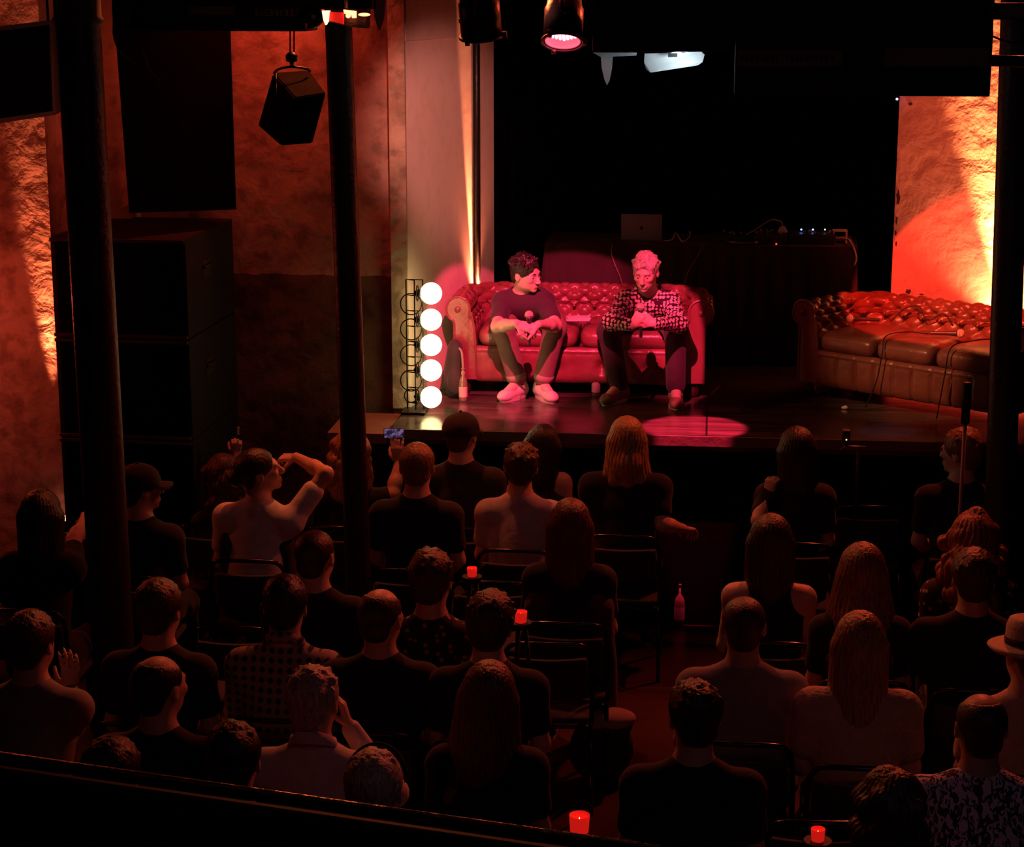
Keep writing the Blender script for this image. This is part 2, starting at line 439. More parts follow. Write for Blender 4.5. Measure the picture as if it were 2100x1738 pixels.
def floor_mat():
    m, nt, b = nodes('hall_floor'); L = nt.links.new
    g = nt.nodes.new('ShaderNodeNewGeometry')
    n = nt.nodes.new('ShaderNodeTexNoise'); n.inputs['Scale'].default_value = 2.2; n.inputs['Detail'].default_value = 7; L(g.outputs['Position'], n.inputs['Vector'])
    r = nt.nodes.new('ShaderNodeValToRGB'); r.color_ramp.elements[0].color = (.020, .006, .006, 1); r.color_ramp.elements[1].color = (.055, .014, .013, 1)
    L(n.outputs[0], r.inputs[0]); L(r.outputs[0], b.inputs['Base Color'])
    r2 = nt.nodes.new('ShaderNodeMapRange'); r2.inputs[3].default_value = .18; r2.inputs[4].default_value = .45; L(n.outputs[0], r2.inputs[0]); L(r2.outputs[0], b.inputs['Roughness'])
    return m
def deck_mat():
    m, nt, b = nodes('stage_deck'); L = nt.links.new
    g = nt.nodes.new('ShaderNodeNewGeometry')
    mp = nt.nodes.new('ShaderNodeMapping'); mp.inputs['Scale'].default_value = (.6, 6, 1); L(g.outputs['Position'], mp.inputs[0])
    n = nt.nodes.new('ShaderNodeTexNoise'); n.inputs['Scale'].default_value = 3; n.inputs['Detail'].default_value = 8; L(mp.outputs[0], n.inputs['Vector'])
    br = nt.nodes.new('ShaderNodeTexBrick'); br.inputs['Scale'].default_value = 1.0; br.inputs['Brick Width'].default_value = 2.0; br.inputs['Row Height'].default_value = 1.0
    br.inputs['Mortar Size'].default_value = .006; br.inputs['Color1'].default_value = (1, 1, 1, 1); br.inputs['Color2'].default_value = (.8, .8, .8, 1); br.inputs['Mortar'].default_value = (.15, .15, .15, 1)
    L(g.outputs['Position'], br.inputs['Vector'])
    r = nt.nodes.new('ShaderNodeValToRGB'); r.color_ramp.elements[0].position = .35; r.color_ramp.elements[0].color = (.035, .026, .022, 1); r.color_ramp.elements[1].position = .7; r.color_ramp.elements[1].color = (.12, .09, .075, 1)
    L(n.outputs[0], r.inputs[0])
    mx = nt.nodes.new('ShaderNodeMix'); mx.data_type = 'RGBA'; mx.blend_type = 'MULTIPLY'; mx.inputs['Factor'].default_value = 1
    L(r.outputs[0], mx.inputs[6]); L(br.outputs[0], mx.inputs[7]); L(mx.outputs[2], b.inputs['Base Color'])
    n2 = nt.nodes.new('ShaderNodeTexNoise'); n2.inputs['Scale'].default_value = 5; n2.inputs['Detail'].default_value = 6; L(g.outputs['Position'], n2.inputs['Vector'])
    r2 = nt.nodes.new('ShaderNodeMapRange'); r2.inputs[3].default_value = .07; r2.inputs[4].default_value = .36; L(n2.outputs[0], r2.inputs[0]); L(r2.outputs[0], b.inputs['Roughness'])
    bp = nt.nodes.new('ShaderNodeBump'); bp.inputs['Strength'].default_value = .12; bp.inputs['Distance'].default_value = .01; L(n.outputs[0], bp.inputs['Height']); L(bp.outputs[0], b.inputs['Normal'])
    return m
M_floor, M_deck = floor_mat(), deck_mat()

def sbox(name, lo, hi, m, parent=None):
    bm = bmesh.new(); lo, hi = Vector(lo), Vector(hi); box(bm, (lo + hi) / 2, hi - lo); return obj(name, bm, m, parent)
def slab(name, p1, p2, z0, z1, th, m, parent=None):
    """upright wall between two plan points, thickness pushed away from the camera"""
    a, b = Vector((p1[0], p1[1], 0)), Vector((p2[0], p2[1], 0)); d = (b - a).normalized(); nrm = Vector((-d.y, d.x, 0))
    bm = bmesh.new(); prism(bm, [(a.x, a.y, z0), (b.x, b.y, z0), (b.x, b.y, z1), (a.x, a.y, z1)], nrm * th)
    return obj(name, bm, m, parent)
def wbox(name, u0, u1, v0, v1, y, d, m, parent=None, bev=0.):
    um, vm = (u0 + u1) / 2, (v0 + v1) / 2
    x0, x1, zt, zb = W(u0, vm, y).x, W(u1, vm, y).x, W(um, v0, y).z, W(um, v1, y).z
    bm = bmesh.new(); box(bm, ((x0 + x1) / 2, y + d / 2, (zt + zb) / 2), (x1 - x0, d, zt - zb), bev=bev)
    return obj(name, bm, m, parent)

ZC = 4.75
struct(sbox('floor', (-7, -1, -.1), (4.6, 18, 0), M_floor))
struct(sbox('ceiling', (-7, -1, ZC), (4.6, 18, ZC + .1), M_black))
YB = PA_.y + .02
XE = PA_.x
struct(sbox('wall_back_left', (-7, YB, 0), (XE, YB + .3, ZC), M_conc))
xs = W(800, 420, YB - .04).x
struct(sbox('trim_1', (xs, YB - .04, ST), (XE + .004, YB, ZC), M_strip))
struct(slab('wall_stage_left', PA_, PB_, 0, ZC, .3, M_pale))
zh = on_left(880, 80).z
struct(slab('trim_2', PA_ + nL * .015, PA_ + dL * .9 + nL * .015, zh, ZC, .015, M_pale))
struct(slab('wall_stage_right', PR1, PR2, 0, ZC, .3, M_right))
struct(sbox('wall_stage_back', (-3.2, 15.3, 0), (4.6, 15.5, ZC), M_black))
struct(sbox('wall_right', (4.4, -1, 0), (4.6, 15.3, ZC), M_black))
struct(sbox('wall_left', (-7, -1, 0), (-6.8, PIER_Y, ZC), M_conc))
xp = PIER_X
struct(sbox('wall_pier_left', (-6.8, PIER_Y, 0), (xp, YB, ZC), M_rough))
x1_, x2_ = W(206, 250, 11.4).x, W(262, 250, 11.4).x
struct(sbox('trim_3', (xp - .05, 11.4, 0), (x2_, YB, ZC), M_orange))
# dark chips where the plaster of the right wall has broken off
M_chip = mat('bare_wall', (.05, .03, .025), .95)
bm = bmesh.new()
for (u, v, a, b) in ((1842, 405, 3.5, 16), (1839, 452, 2, 8), (1837, 478, 2, 5), (1863, 598, 6, 5), (1890, 604, 5, 1.5), (1838, 500, 2, 5), (1867, 213, 4, 3)):
    c = on_right(u, v); k = 13 / 3900
    pts = []
    for q in range(11):
        an = 2 * PI * q / 11; rr = 1 + .35 * math.sin(q * 2.7 + u)
        pts.append(c + (Vector((dR.x, dR.y, 0)) * math.cos(an) * a * rr + Vector((0, 0, 1)) * math.sin(an) * b * rr) * k + nR * .003)
    prism(bm, pts, -nR * .004)
struct(obj('trim_4', bm, M_chip))

# stage
YE = G(1200, 889, ST).y
stg = thing('stage', 'black stage platform with worn dark glossy deck', 'stage', (0, YE, 0))
def poly_slab(name, pts, z0, z1, m, par, o):
    bm = bmesh.new(); prism(bm, [Vector((x, y, z0)) - o for x, y in pts], (0, 0, z1 - z0)); return obj(name, bm, m, par)
oS = Vector((0, YE, 0))
pa, pb_, pc, pd = PA_ + nL * .004, PB_ + nL * .004, PR1 + nR * .004, PR2 + nR * .004
outline = [(XE - .03, YE), (4.39, YE)] + [(4.39, pd.y - .5)] * (pd.x > 4.39) + [(pd.x, pd.y), (pc.x, pc.y), (pc.x, 15.2), (pb_.x, 15.2), (pb_.x, pb_.y), (pa.x, pa.y)]
poly_slab('deck', outline, ST - .09, ST, M_deck, stg, oS)
o = sbox('front_skirt', (XE + .02, .07, 0), (4.3, .15, ST - .09), M_curtain, stg)
o = sbox('edge_strip', (XE - .03, -.015, ST - .06), (4.39, 0, ST), mat('deck_edge', (.16, .11, .09), .5, bump=.4, bscale=30), stg)
sp = thing('side_platform', 'small reddish wooden platform at the left end of the stage', 'platform', (XE - .22, YE + .25, 0))
bm = bmesh.new(); box(bm, (0, 0.01, ST - .06), (.36, .56, .06)); obj('top_board', bm, mat('red_board', (.30, .14, .09), .6, bump=.4, bscale=20), sp)
bm = bmesh.new(); box(bm, (0, .03, (ST - .09) / 2), (.34, .50, ST - .09)); obj('base', bm, M_black, sp)

# curtain behind the stage
bm = bmesh.new(); n = 260; A = []; B = []
for i in range(n + 1):
    x = -3.0 + 7.2 * i / n; y = 15.05 + .05 * math.sin(i * .55) + .02 * math.sin(i * 1.7)
    A.append(bm.verts.new((x, y, ST + .01))); B.append(bm.verts.new((x, y, ZC - .02)))
for i in range(n): bm.faces.new((A[i], A[i + 1], B[i + 1], B[i]))
cur = obj('stage_curtain', bm, M_curtain, smooth=True); md = cur.modifiers.new('s', 'SOLIDIFY'); md.thickness = .01
tag(cur, 'full height black curtain hanging across the back of the stage', 'curtain')

# hanging black cloth in the wall bay, left
q = [P(226, -70, 10.8), P(466, -70, 11.3), P(482, 430, 11.3), P(265, 437, 10.8)]
bm = bmesh.new(); prism(bm, [p - q[0] for p in q], (0.0, .03, 0))
bl = obj('blackout_panel', bm, M_curtain); bl.location = q[0]
tag(bl, 'tall matt black blackout panel over the bay above the loudspeaker stack', 'panel')

# columns
def column(name_lab, c0, c1, r, cap=None, z0=0.):
    """c0, c1: two points on the axis"""
    d = (c1 - c0); ax = d / d.z
    base = c0 + ax * (z0 - c0.z); top = ax * (ZC - z0)
    t = thing('iron_column', name_lab, 'column', base)
    bm = bmesh.new(); n = 40; M = frame_to(top, (0, 1, 0)); L = top.length
    lathe(bm, [(0, 0), (r, 0)] + [(r * (1 + .004 * math.sin(k * 1.3)), L * k / 14) for k in range(1, 14)] + [(r, L), (0, L)], (0, 0, 0), M, n)
    obj('shaft', bm, M_iron, t, True)
    bm = bmesh.new(); lathe(bm, [(r * 1.0, .0), (r * 1.45, 0), (r * 1.45, .06), (r * 1.2, .09), (r * 1.05, .14)], (0, 0, 0.002), M, n); obj('base_ring', bm, M_iron, t, True)
    if cap:
        bm = bmesh.new(); zc = cap - z0
        lathe(bm, [(r, zc), (r * 1.12, zc + .005), (r * 1.14, zc + .02), (r * 1.05, zc + .03), (r * 1.06, zc + .25), (r * 1.2, zc + .4), (r * 1.2, L)], (0, 0, 0), M, n)
        obj('collar', bm, mat('column_collar', (.10, .085, .085), .7), t, True)
    return t
Y1 = 8.2
column('thick dark iron column near the left wall, in front of the loudspeaker stack', W(225, 1200, Y1), W(166, 150, Y1), 46 * Y1 / 3900, cap=W(160, 48, Y1).z)
Y2 = 9.3
column('slim dark iron column between the loudspeaker stack and the globe lamps', W(723, 850, Y2), W(696, 100, Y2), 27.5 * Y2 / 3900)
Y3 = 10.0
column('dark iron column at the right edge, in front of the right sofa', W(2052, 1000, Y3), W(2076, 300, Y3), 31 * Y3 / 3900)
# standing black pipe in front of the left stage wall
pp0 = on_left(979, 590) - ray(979, 590) * .075
pb = thing('black_pipe', 'straight black pipe standing in front of the bright lit strip of wall', 'pipe', (pp0.x, pp0.y, ST))
bm = bmesh.new(); tube(bm, [(0, 0, 0), (0, 0, ZC - ST)], .024, 16); obj('pipe', bm, M_blackmetal, pb, True)
bm = bmesh.new(); lathe(bm, [(0, 0), (.07, 0), (.07, .012), (.03, .02), (.026, .05)], (0, 0, 0)); obj('foot_plate', bm, M_blackmetal, pb, True)

# ------------------------------------------------------------------ loudspeaker stack
zb = [W(105, 485, 10.5).z, W(115, 691, 10.5).z, W(125, 896, 10.5).z, W(135, 1100, 10.5).z, 0.0]
xl, xr = W(105, 485, 10.5).x, W(385, 490, 10.5).x
def pa_cab(z0, z1, lab, sub=False):
    w, h, d = xr - xl, z1 - z0 - .004, .98
    t = thing('loudspeaker', lab, 'loudspeaker', ((xl + xr) / 2, 10.5 + d / 2, z0), R_(-1.5), 'loudspeaker cabinets of the left stack')
    bm = bmesh.new(); box(bm, (0, 0, h / 2), (w, d, h), bev=.008)
    o = obj('cabinet', bm, M_cab, t)
    bm = bmesh.new(); box(bm, (0, -d / 2 - .006, h / 2), (w - .06, .012, h - .06), bev=.004); obj('grille', bm, M_grille, t)
    for zz in (.013, h - .013):
        bm = bmesh.new(); box(bm, (0, -d / 2 - .012, zz), (w - .004, .02, .02), bev=.004); obj('front_rail', bm, mat('rail_metal', (.30, .27, .27), .28, metal=.9), t)
    bm = bmesh.new(); box(bm, (w / 2 + .001, -.1, h * .62), (.006, .16, .1), bev=.003); tube(bm, [(w / 2 + .008, -.17, h * .64), (w / 2 + .02, -.14, h * .64), (w / 2 + .02, -.06, h * .64), (w / 2 + .008, -.03, h * .64)], .01, 8)
    obj('handle', bm, M_black, t)
pa_cab(zb[1], zb[0], 'black loudspeaker cabinet at the top of the stack')
pa_cab(zb[2], zb[1], 'black loudspeaker cabinet second from the top of the stack')
pa_cab(zb[3], zb[2], 'black loudspeaker cabinet third from the top of the stack')
pa_cab(.0, zb[3], 'lowest black loudspeaker cabinet of the stack, on the floor')

# speaker hung from a chain
vs = [P(560, 149, 10.35), P(635, 144, 10.4), P(669, 190, 10.1), P(605, 200, 9.98), P(529, 258, 10.3), P(575, 299, 9.93), P(641, 294, 10.05), P(612, 262, 10.38)]
o0 = P(598, 120, 10.2)
hs = thing('hanging_loudspeaker', 'small dark wedge shaped loudspeaker hanging on a cable in front of the concrete wall', 'loudspeaker', o0)
bm = bmesh.new(); vv = [bm.verts.new(p - o0) for p in vs]; bmesh.ops.convex_hull(bm, input=vv)
es = bm.edges[:]; bmesh.ops.bevel(bm, geom=es, offset=.006, segments=2, affect='EDGES'); obj('cabinet', bm, mat('speaker_box', (.012, .008, .007), .95, bump=.4, bscale=150, spec=.05), hs)
g4 = [vs[3], vs[2], vs[6], vs[5]]; cg = sum(g4, Vector()) / 4
bm = bmesh.new(); prism(bm, [cg + (p - cg) * .93 - VF * .012 - o0 for p in g4], -VF * .006); obj('grille', bm, M_grille, hs)
bm = bmesh.new(); pl = [P(562, 150, 10.3), P(572, 142, 10.25), P(598, 137, 10.2), P(628, 141, 10.25), P(636, 146, 10.3)]
tube(bm, [p - o0 for p in spline(pl)], .007, 8); tube(bm, [p - o0 for p in [P(566, 150, 10.2), P(568, 215, 10.2), P(568, 226, 10.19)]], .003, 6)
ball(bm, P(567, 226, 10.17) - o0, .012, 10); obj('bracket', bm, M_blackmetal, hs, True)
bm = bmesh.new()
for uu in (595, 603): tube(bm, [P(uu, 112, 10.2) - o0, P(uu, -90, 10.2) - o0], .0045, 6)
obj('cable', bm, M_black, hs)
bm = bmesh.new(); lathe(bm, [(0, -.05), (.008, -.045), (.012, -.02), (.03, -.015), (.033, .015), (.02, .03), (.01, .035), (0, .036)]); obj('hook_block', bm, M_blackmetal, hs, True)

# big cabinet at the top left, hung from the ceiling
cq = [P(-190, 78, 7.25), P(106, 42, 7.95), P(114, 236, 7.95), P(-190, 281, 7.25)]
o0 = cq[0]; hb = thing('hanging_cabinet', 'large black loudspeaker cabinet hung at the top left corner', 'loudspeaker', o0)
bm = bmesh.new(); prism(bm, [p - o0 for p in cq], Vector((-.10, .42, .0))); obj('cabinet', bm, mat('frame_grey', (.07, .055, .055), .5), hb)
cg = sum(cq, Vector()) / 4
bm = bmesh.new(); prism(bm, [cg + Vector(((p - cg).x * .965, (p - cg).y * .965, (p - cg).z * .90)) - VF * .004 - o0 for p in cq], -VF * .01); obj('grille', bm, M_grille, hb)
bm = bmesh.new()
for p in (cq[0] * .7 + cq[1] * .3, cq[1] * .85 + cq[0] * .15): tube(bm, [p - o0 + Vector((0, .2, -.02)), Vector((p.x - o0.x, p.y - o0.y + .2, ZC - o0.z))], .006, 6)
obj('cable', bm, M_black, hb)

# ------------------------------------------------------------------ rig over the hall
M_plate = mat('label_plate', (.16, .14, .15), .6)
M_mark = mat('dark_ink', (.015, .015, .02), .7)
def beam(name, lab, spans, y, plates):
    c = W(spans[0][0], 0, y); t = thing(name, lab, 'beam', (c.x, y, c.z))
    for i, (u0, u1, v0, v1, dy, d) in enumerate(spans):
        o = wbox('housing', u0, u1, v0, v1, y + dy, d, M_black, None, .006)
        o.data.transform(Matrix.Translation(-t.location)); o.parent = t
    for (u0, u1, v0, v1, dy, ink) in plates:
        o = wbox('label_plate', u0, u1, v0, v1, y + dy - .004, .004, M_plate, None)
        o.data.transform(Matrix.Translation(-t.location)); o.parent = t
        if ink:
            bm = bmesh.new(); u = u0 + 10; rr = random.Random(3)
            while u < u1 - 14:
                wd_ = rr.choice((5, 6, 8)); a = W(u, (v0 + v1) / 2, y + dy - .006)
                if rr.random() > .12: box(bm, (a.x, a.y, a.z), (wd_ * y / 3900, .002, rr.choice((9, 12, 12, 14)) * y / 3900))
                u += wd_ + 4
            ob = obj('faded_lettering', bm, M_mark, o); ob.data.transform(Matrix.Translation(-t.location))
    return t
beam('overhead_beam', 'black overhead beam at the top left with faint label plates', [(228, 626, -95, 64, 0, .28), (622, 762, -95, 19, 0, .28), (228, 262, -60, 46, -.06, .06)], 9.3,
     [(385, 480, 13, 31, 0, False), (522, 620, 19, 33, 0, True)])
beam('overhead_beam', 'wide black overhead beam across the upper right with faint lettered plates', [(1216, 2040, -95, 107, 0, .3), (1507, 2034, 60, 197, -.10, .12)], 8.95,
     [(1512, 1728, 104, 136, -.10, True), (1815, 2030, 98, 136, -.10, False)])
bm = bmesh.new(); a, b = W(2030, 124, 8.9), W(2330, 134, 8.9); tube(bm, [Vector((0, 0, 0)), b - a], .026, 14)
t = obj('rig_bar', bm, M_blackmetal, None, True); t.location = a; tag(t, 'horizontal black rig bar crossing the column at the top right corner', 'bar')
bm = bmesh.new(); a = W(2034, 74, 8.95); tube(bm, [p - a for p in spline([a, W(2060, 84, 8.9), W(2095, 92, 8.85), W(2150, 96, 8.8)])], .005, 6)
t = obj('cable', bm, M_black, None, True); t.location = a; tag(t, 'thin cable crossing the lit wall above the rig bar', 'cable')
o = wbox('junction_box', 2044, 2150, 6, 40, 8.8, .1, M_black); c = Vector(); me = o.data; cc = sum((v.co for v in me.vertices), Vector()) / 8
me.transform(Matrix.Translation(-cc)); o.location = cc; tag(o, 'dark box with pale plate at the top right corner', 'box')
pl = wbox('label_plate', 2050, 2140, 10, 36, 8.795, .004, M_plate); pl.data.transform(Matrix.Translation(-cc)); pl.parent = o
# lamp cable dangling from the left beam
bm = bmesh.new(); a = P(234, 44, 9.2)
tube(bm, [p - a for p in spline([a, P(234, 70, 9.2), P(240, 92, 9.2), P(252, 108, 9.2), P(280, 130, 9.25)])], .008, 6)
t = obj('cable', bm, M_black, None, True); t.location = a; tag(t, 'black cable curling down from the left end of the left beam', 'cable')
bm = bmesh.new(); a = W(276, 60, 9.42)
tube(bm, [p - a for p in spline([a, P(284, 84, 9.2), P(296, 110, 9.2), P(306, 140, 9.25), P(322, 158, 9.25), P(331, 164, 9.25)])], .0035, 6)
tube(bm, [p - a for p in spline([P(308, 142, 9.2), P(305, 150, 9.2), P(306, 163, 9.2)])], .003, 6)
t = obj('cable', bm, mat('grey_wire', (.10, .08, .07), .6), None, True); t.location = a; tag(t, 'thin frayed grey wire dangling in front of the blackout panel', 'cable')

def par_can(lab, u, v, d, r, L, dirv, lit):
    c = P(u, v, d); t = thing('par_can', lab, 'stage light', c)
    dv = Vector(dirv).normalized(); M = frame_to(-dv, (1, 0, 0))         # z axis points back up the can
    bm = bmesh.new()
    lathe(bm, [(r * .90, .0), (r, .0), (r, L * .55), (r * .93, L * .57), (r * .8, L * .85), (r * .62, L * .95), (r * .5, L), (0, L)], (0, 0, 0), M, 32)
    lathe(bm, [(r * .9, 0), (r * .88, L * .35), (0, L * .36)], (0, 0, 0), M, 32)
    obj('can', bm, M_blackmetal, t, True)
    bm = bmesh.new(); ring(bm, (0, 0, 0), r * 1.04, .008, M)
    for k in range(3):
        an = 2 * PI * k / 3 + .5 + PI; box(bm, M @ Vector((math.cos(an) * r * 1.12, math.sin(an) * r * 1.12, 0)), (.03, .02, .03), M=M)
    obj('front_ring', bm, mat('ring_red' if lit else 'ring_black', (.25, .2, .2) if lit else (.02, .02, .02), .5), t, True)
    bm = bmesh.new()
    for s in (-1, 1):
        tube(bm, [M @ Vector((s * r * 1.12, 0, L * .3)), M @ Vector((s * r * 1.25, 0, L * .55)), M @ Vector((s * r * 1.2, 0, L * .8)), Vector((s * r * .6, 0, L * 1.15)) + Vector((0, 0, .02))], .009, 8)
        ball(bm, M @ Vector((s * r * 1.14, 0, L * .3)), .018, 8)
    tube(bm, [Vector((-r * .6, 0, L * 1.15 + .02)), Vector((r * .6, 0, L * 1.15 + .02))], .009, 8)
    obj('yoke', bm, M_blackmetal, t, True)
    bm = bmesh.new(); tube(bm, [Vector((0, 0, L * 1.15)), Vector((0, 0, ZC - c.z))], .014, 10); obj('hanging_rod', bm, M_blackmetal, t, True)
    if lit:
        bm = bmesh.new()
        for i in range(-4, 5):
            for j in range(-4, 5):
                x, y = i * .2 + (.1 if j % 2 else 0), j * .19
                if x * x + y * y < .72: ball(bm, M @ Vector((x * r, y * r, L * .16)), r * .075, 8)
        obj('led_array', bm, glow('led_red', (1, .12, .2), 26), t, True)
        bm = bmesh.new(); lathe(bm, [(0, L * .20), (r * .88, L * .2), (r * .89, .004)], (0, 0, 0), M, 32); obj('reflector', bm, mat('red_reflector', (.8, .25, .25), .35), t, True)
    else:
        bm = bmesh.new(); box(bm, M @ Vector((0, -r * .98, L * .28)), (.05, .006, .02), M=M); obj('sticker', bm, mat('cream_sticker', (.7, .66, .4), .6), t)
    return t
par_can('unlit black par can hanging at the top centre left of the red lit one', 988, 74, 9.0, .098, .30, (.06, .25, -1), False)
par_can('black par can with glowing red LED face pointing down', 1154, 86, 9.0, .094, .30, (0, -.50, -1), True)

# red lit flood light on the left beam
c = P(705, 40, 8.95); t = thing('flood_lamp', 'flood lamp glowing red on the right end of the left beam', 'stage light', c)
def pp(u, v, d=9.2): return P(u, v, d - .25) - c
bm = bmesh.new(); prism(bm, [pp(668, 18), pp(752, 18), pp(750, 58), pp(722, 56), pp(670, 44)], Vector((0, .11, 0))); obj('housing', bm, M_blackmetal, t)
Mg = glow('hot_lens', (1, .35, .12), 7)
for qd in ([(660, 22), (674, 22), (673, 40), (667, 51), (663, 40)],):
    bm = bmesh.new(); prism(bm, [pp(u, v, 9.14) for u, v in qd], Vector((0, .04, 0))); obj('lens', bm, Mg, t)
Mr = glow('red_lens', (1, .03, .02), 5.5)
bm = bmesh.new(); prism(bm, [pp(u, v, 9.15) for u, v in [(704, 20), (728, 23), (728, 37), (722, 37), (720, 30), (706, 28)]], Vector((0, .04, 0))); ball(bm, pp(714, 32, 9.14), .012, 10); obj('lens', bm, glow('hot_red', (1, .18, .08), 6), t)
bm = bmesh.new(); ball(bm, pp(747, 30, 9.14), (.03, .008, .008), 10); obj('lens', bm, glow('hot_red', (1, .18, .08), 6), t)
bm = bmesh.new(); prism(bm, [pp(674, 24, 9.16), pp(704, 26, 9.16), pp(704, 50, 9.16), pp(674, 42, 9.16)], Vector((0, .02, 0))); obj('reflector', bm, glow('dull_red', (.5, .01, .008), .8), t)
def flap(par, c0, pts, d, m, th=.006, nm='barn_door'):
    bm = bmesh.new(); prism(bm, [P(u, v, dd_) - c0 for (u, v, dd_) in pts], Vector((0, th, 0))); return obj(nm, bm, m, par)
M_flap = mat('painted_flap', (.45, .42, .42), .5, bump=.3, bscale=30)
flap(t, c, [(762, -10, 9.3), (792, -10, 9.3), (788, 35, 9.3), (780, 62, 9.3), (775, 60, 9.3), (768, 35, 9.3)], 0, M_flap)
bm = bmesh.new(); tube(bm, [pp(710, 18), pp(710, -60)], .012, 8); tube(bm, [pp(700, -10), pp(778, -10, 9.3)], .01, 8); obj('clamp', bm, M_blackmetal, t, True)
# LED bar / box light left of it
c = P(640, 35, 9.25); t = thing('barn_door_lamp', 'small black lamp with red lit flap beside the red flood lamp', 'stage light', c)
bm = bmesh.new(); lathe(bm, [(0, -.05), (.05, -.05), (.055, .0), (.05, .06), (0, .06)], (0, 0, 0), rot(x=PI / 2)); obj('housing', bm, M_blackmetal, t, True)
flap(t, c, [(624, 22, 9.2), (631, 20, 9.2), (630, 56, 9.2), (626, 60, 9.2)], 0, mat('red_flap', (.5, .12, .1), .5))
bm = bmesh.new(); tube(bm, [Vector((0, 0, .04)), Vector((0, 0, .25))], .01, 8); obj('clamp', bm, M_blackmetal, t, True)

# white work light with barn doors under the right beam
c = P(1385, 100, 9.0); t = thing('work_lamp', 'white lit lamp with open barn doors under the right beam', 'stage light', c)
bm = bmesh.new(); box(bm, P(1385, 84, 9.1) - c, (.26, .2, .09), bev=.01); obj('housing', bm, M_blackmetal, t)
M_wf = mat('white_flap', (.75, .80, .80), .35, bump=.5, bscale=8)
flap(t, c, [(1322, 110, 9.02), (1438, 106, 9.0), (1445, 112, 9.0), (1441, 127, 9.0), (1432, 134, 9.0), (1334, 149, 9.05), (1325, 142, 9.05), (1321, 128, 9.03)], 0, M_wf)
bm = bmesh.new(); ball(bm, P(1388, 112, 8.97) - c, (.035, .012, .012), 12); obj('lamp', bm, glow('cool_lamp', (.8, .95, 1), 3.0), t, True)
bm = bmesh.new(); box(bm, P(1380, 113, 8.95) - c, (.045, .01, .018)); obj('hinge', bm, M_black, t)
pl_ = bpy.data.lights.new('work_lamp_light', 'POINT'); pl_.energy = 1.4; pl_.color = (.78, .92, 1); pl_.shadow_soft_size = .02
lo_ = bpy.data.objects.new('work_lamp_light', pl_); COL.objects.link(lo_); lo_.location = P(1400, 122, 8.86)
c = P(1245, 112, 9.0); t = thing('barn_door_lamp', 'lamp with a pointed hanging flap left of the white lit lamp', 'stage light', c)
bm = bmesh.new(); box(bm, P(1262, 92, 9.1) - c, (.16, .18, .08), bev=.01); obj('housing', bm, M_blackmetal, t)
flap(t, c, [(1232, 112, 9.02), (1257, 112, 9.02), (1255, 140, 9.02), (1250, 165, 9.02), (1245, 175, 9.02), (1240, 165, 9.02), (1234, 140, 9.02)], 0, M_wf)
flap(t, c, [(1216, 108, 9.0), (1306, 108, 9.0), (1305, 114, 9.0), (1262, 116, 9.0), (1232, 117, 9.0)], 0, M_wf)

# wall washer lamps
def washer(lab, loc, tgt, hot):
    t = thing('wall_washer', lab, 'lamp', loc); M = frame_to(Vector(tgt) - Vector(loc))
    bm = bmesh.new(); lathe(bm, [(0, -.12), (.045, -.12), (.055, -.05), (.06, -.012), (.052, -.012), (.05, -.03), (0, -.03)], (0, 0, 0), M); obj('housing', bm, M_blackmetal, t, True)
    bm = bmesh.new(); ball(bm, M @ Vector((0, 0, -.028)), .04, 14, ); obj('lens', bm, hot, t, True)
    bm = bmesh.new(); lathe(bm, [(0, 0), (.06, 0), (.06, .015), (.012, .02), (.012, Vector(loc).z - zfoot - .08), (0, Vector(loc).z - zfoot - .08)], (0, 0, -(Vector(loc).z - zfoot))); obj('stand', bm, M_blackmetal, t, True)
zfoot = 0.
hot = glow('washer_lens', (1, .25, .16), 9)
washer('round lamp glowing pinkish white at the foot of the left wall', Vector((PIER_X + .03, PIER_Y - .10, W(133, 1052, PIER_Y).z)), Vector((PIER_X - .1, PIER_Y, 3)), hot)
zfoot = ST
washer('small wall washer lamp behind the left sofa', on_left(973, 655) + nL * .07, on_left(968, 100), hot)
washer('wall washer lamp behind the right sofa', on_right(2064, 740) + nR * .08, on_right(2050, 200), hot)
o = thing('status_light', 'tiny blue light at the top corner of the right stage wall', 'light', on_right(1841, 203) + nR * .02)
bm = bmesh.new(); ball(bm, (0, 0, 0), .008, 10); obj('bulb', bm, glow('blue_led', (.25, .4, 1), 8), o, True)
bm = bmesh.new(); box(bm, -nR * .012, (.03, .012, .02)); obj('housing', bm, M_black, o)

# ------------------------------------------------------------------ globe lamp tower
YT = 13.42 * KS
tw = W(852, 700, YT); TW = Vector((tw.x, YT, ST))
t = thing('globe_lamp_tower', 'wire stand carrying five glowing warm white globes at the left end of the stage', 'lamp', TW)
def tp(u, v, y=YT): return W(u, v, y) - TW
zt = tp(850, 575).z
for (u, y) in ((834, YT + .03), (851, YT), (868, YT + .02)):
    bm = bmesh.new(); a = tp(u, 700, y); tube(bm, [(a.x, a.y, .02), (a.x, a.y, zt)], .0045, 8); obj('upright', bm, M_blackmetal, t, True)
for k, v in enumerate((624, 676, 729, 781, 812)):
    bm = bmesh.new(); ring(bm, tp(843, v), .066 if k < 4 else .042, .004, rot(x=PI / 2)); obj('guard_ring', bm, M_blackmetal, t, True)
bm = bmesh.new()
for k in range(9):
    z = .06 + k * (zt - .06) / 8; tube(bm, [(tp(834, 700).x, .03, z), (tp(868, 700).x, .02, z)], .003, 6); tube(bm, [(tp(834, 700).x, .03, z), (tp(851, 700).x, 0, z)], .003, 6)
obj('cross_bars', bm, M_blackmetal, t, True)
bm = bmesh.new(); box(bm, (tp(848, 700).x, .01, .008), (.15, .16, .016), bev=.004); obj('base_plate', bm, M_blackmetal, t)
Mglobe = glow('globe_light', (1, .72, .32), 8.0)
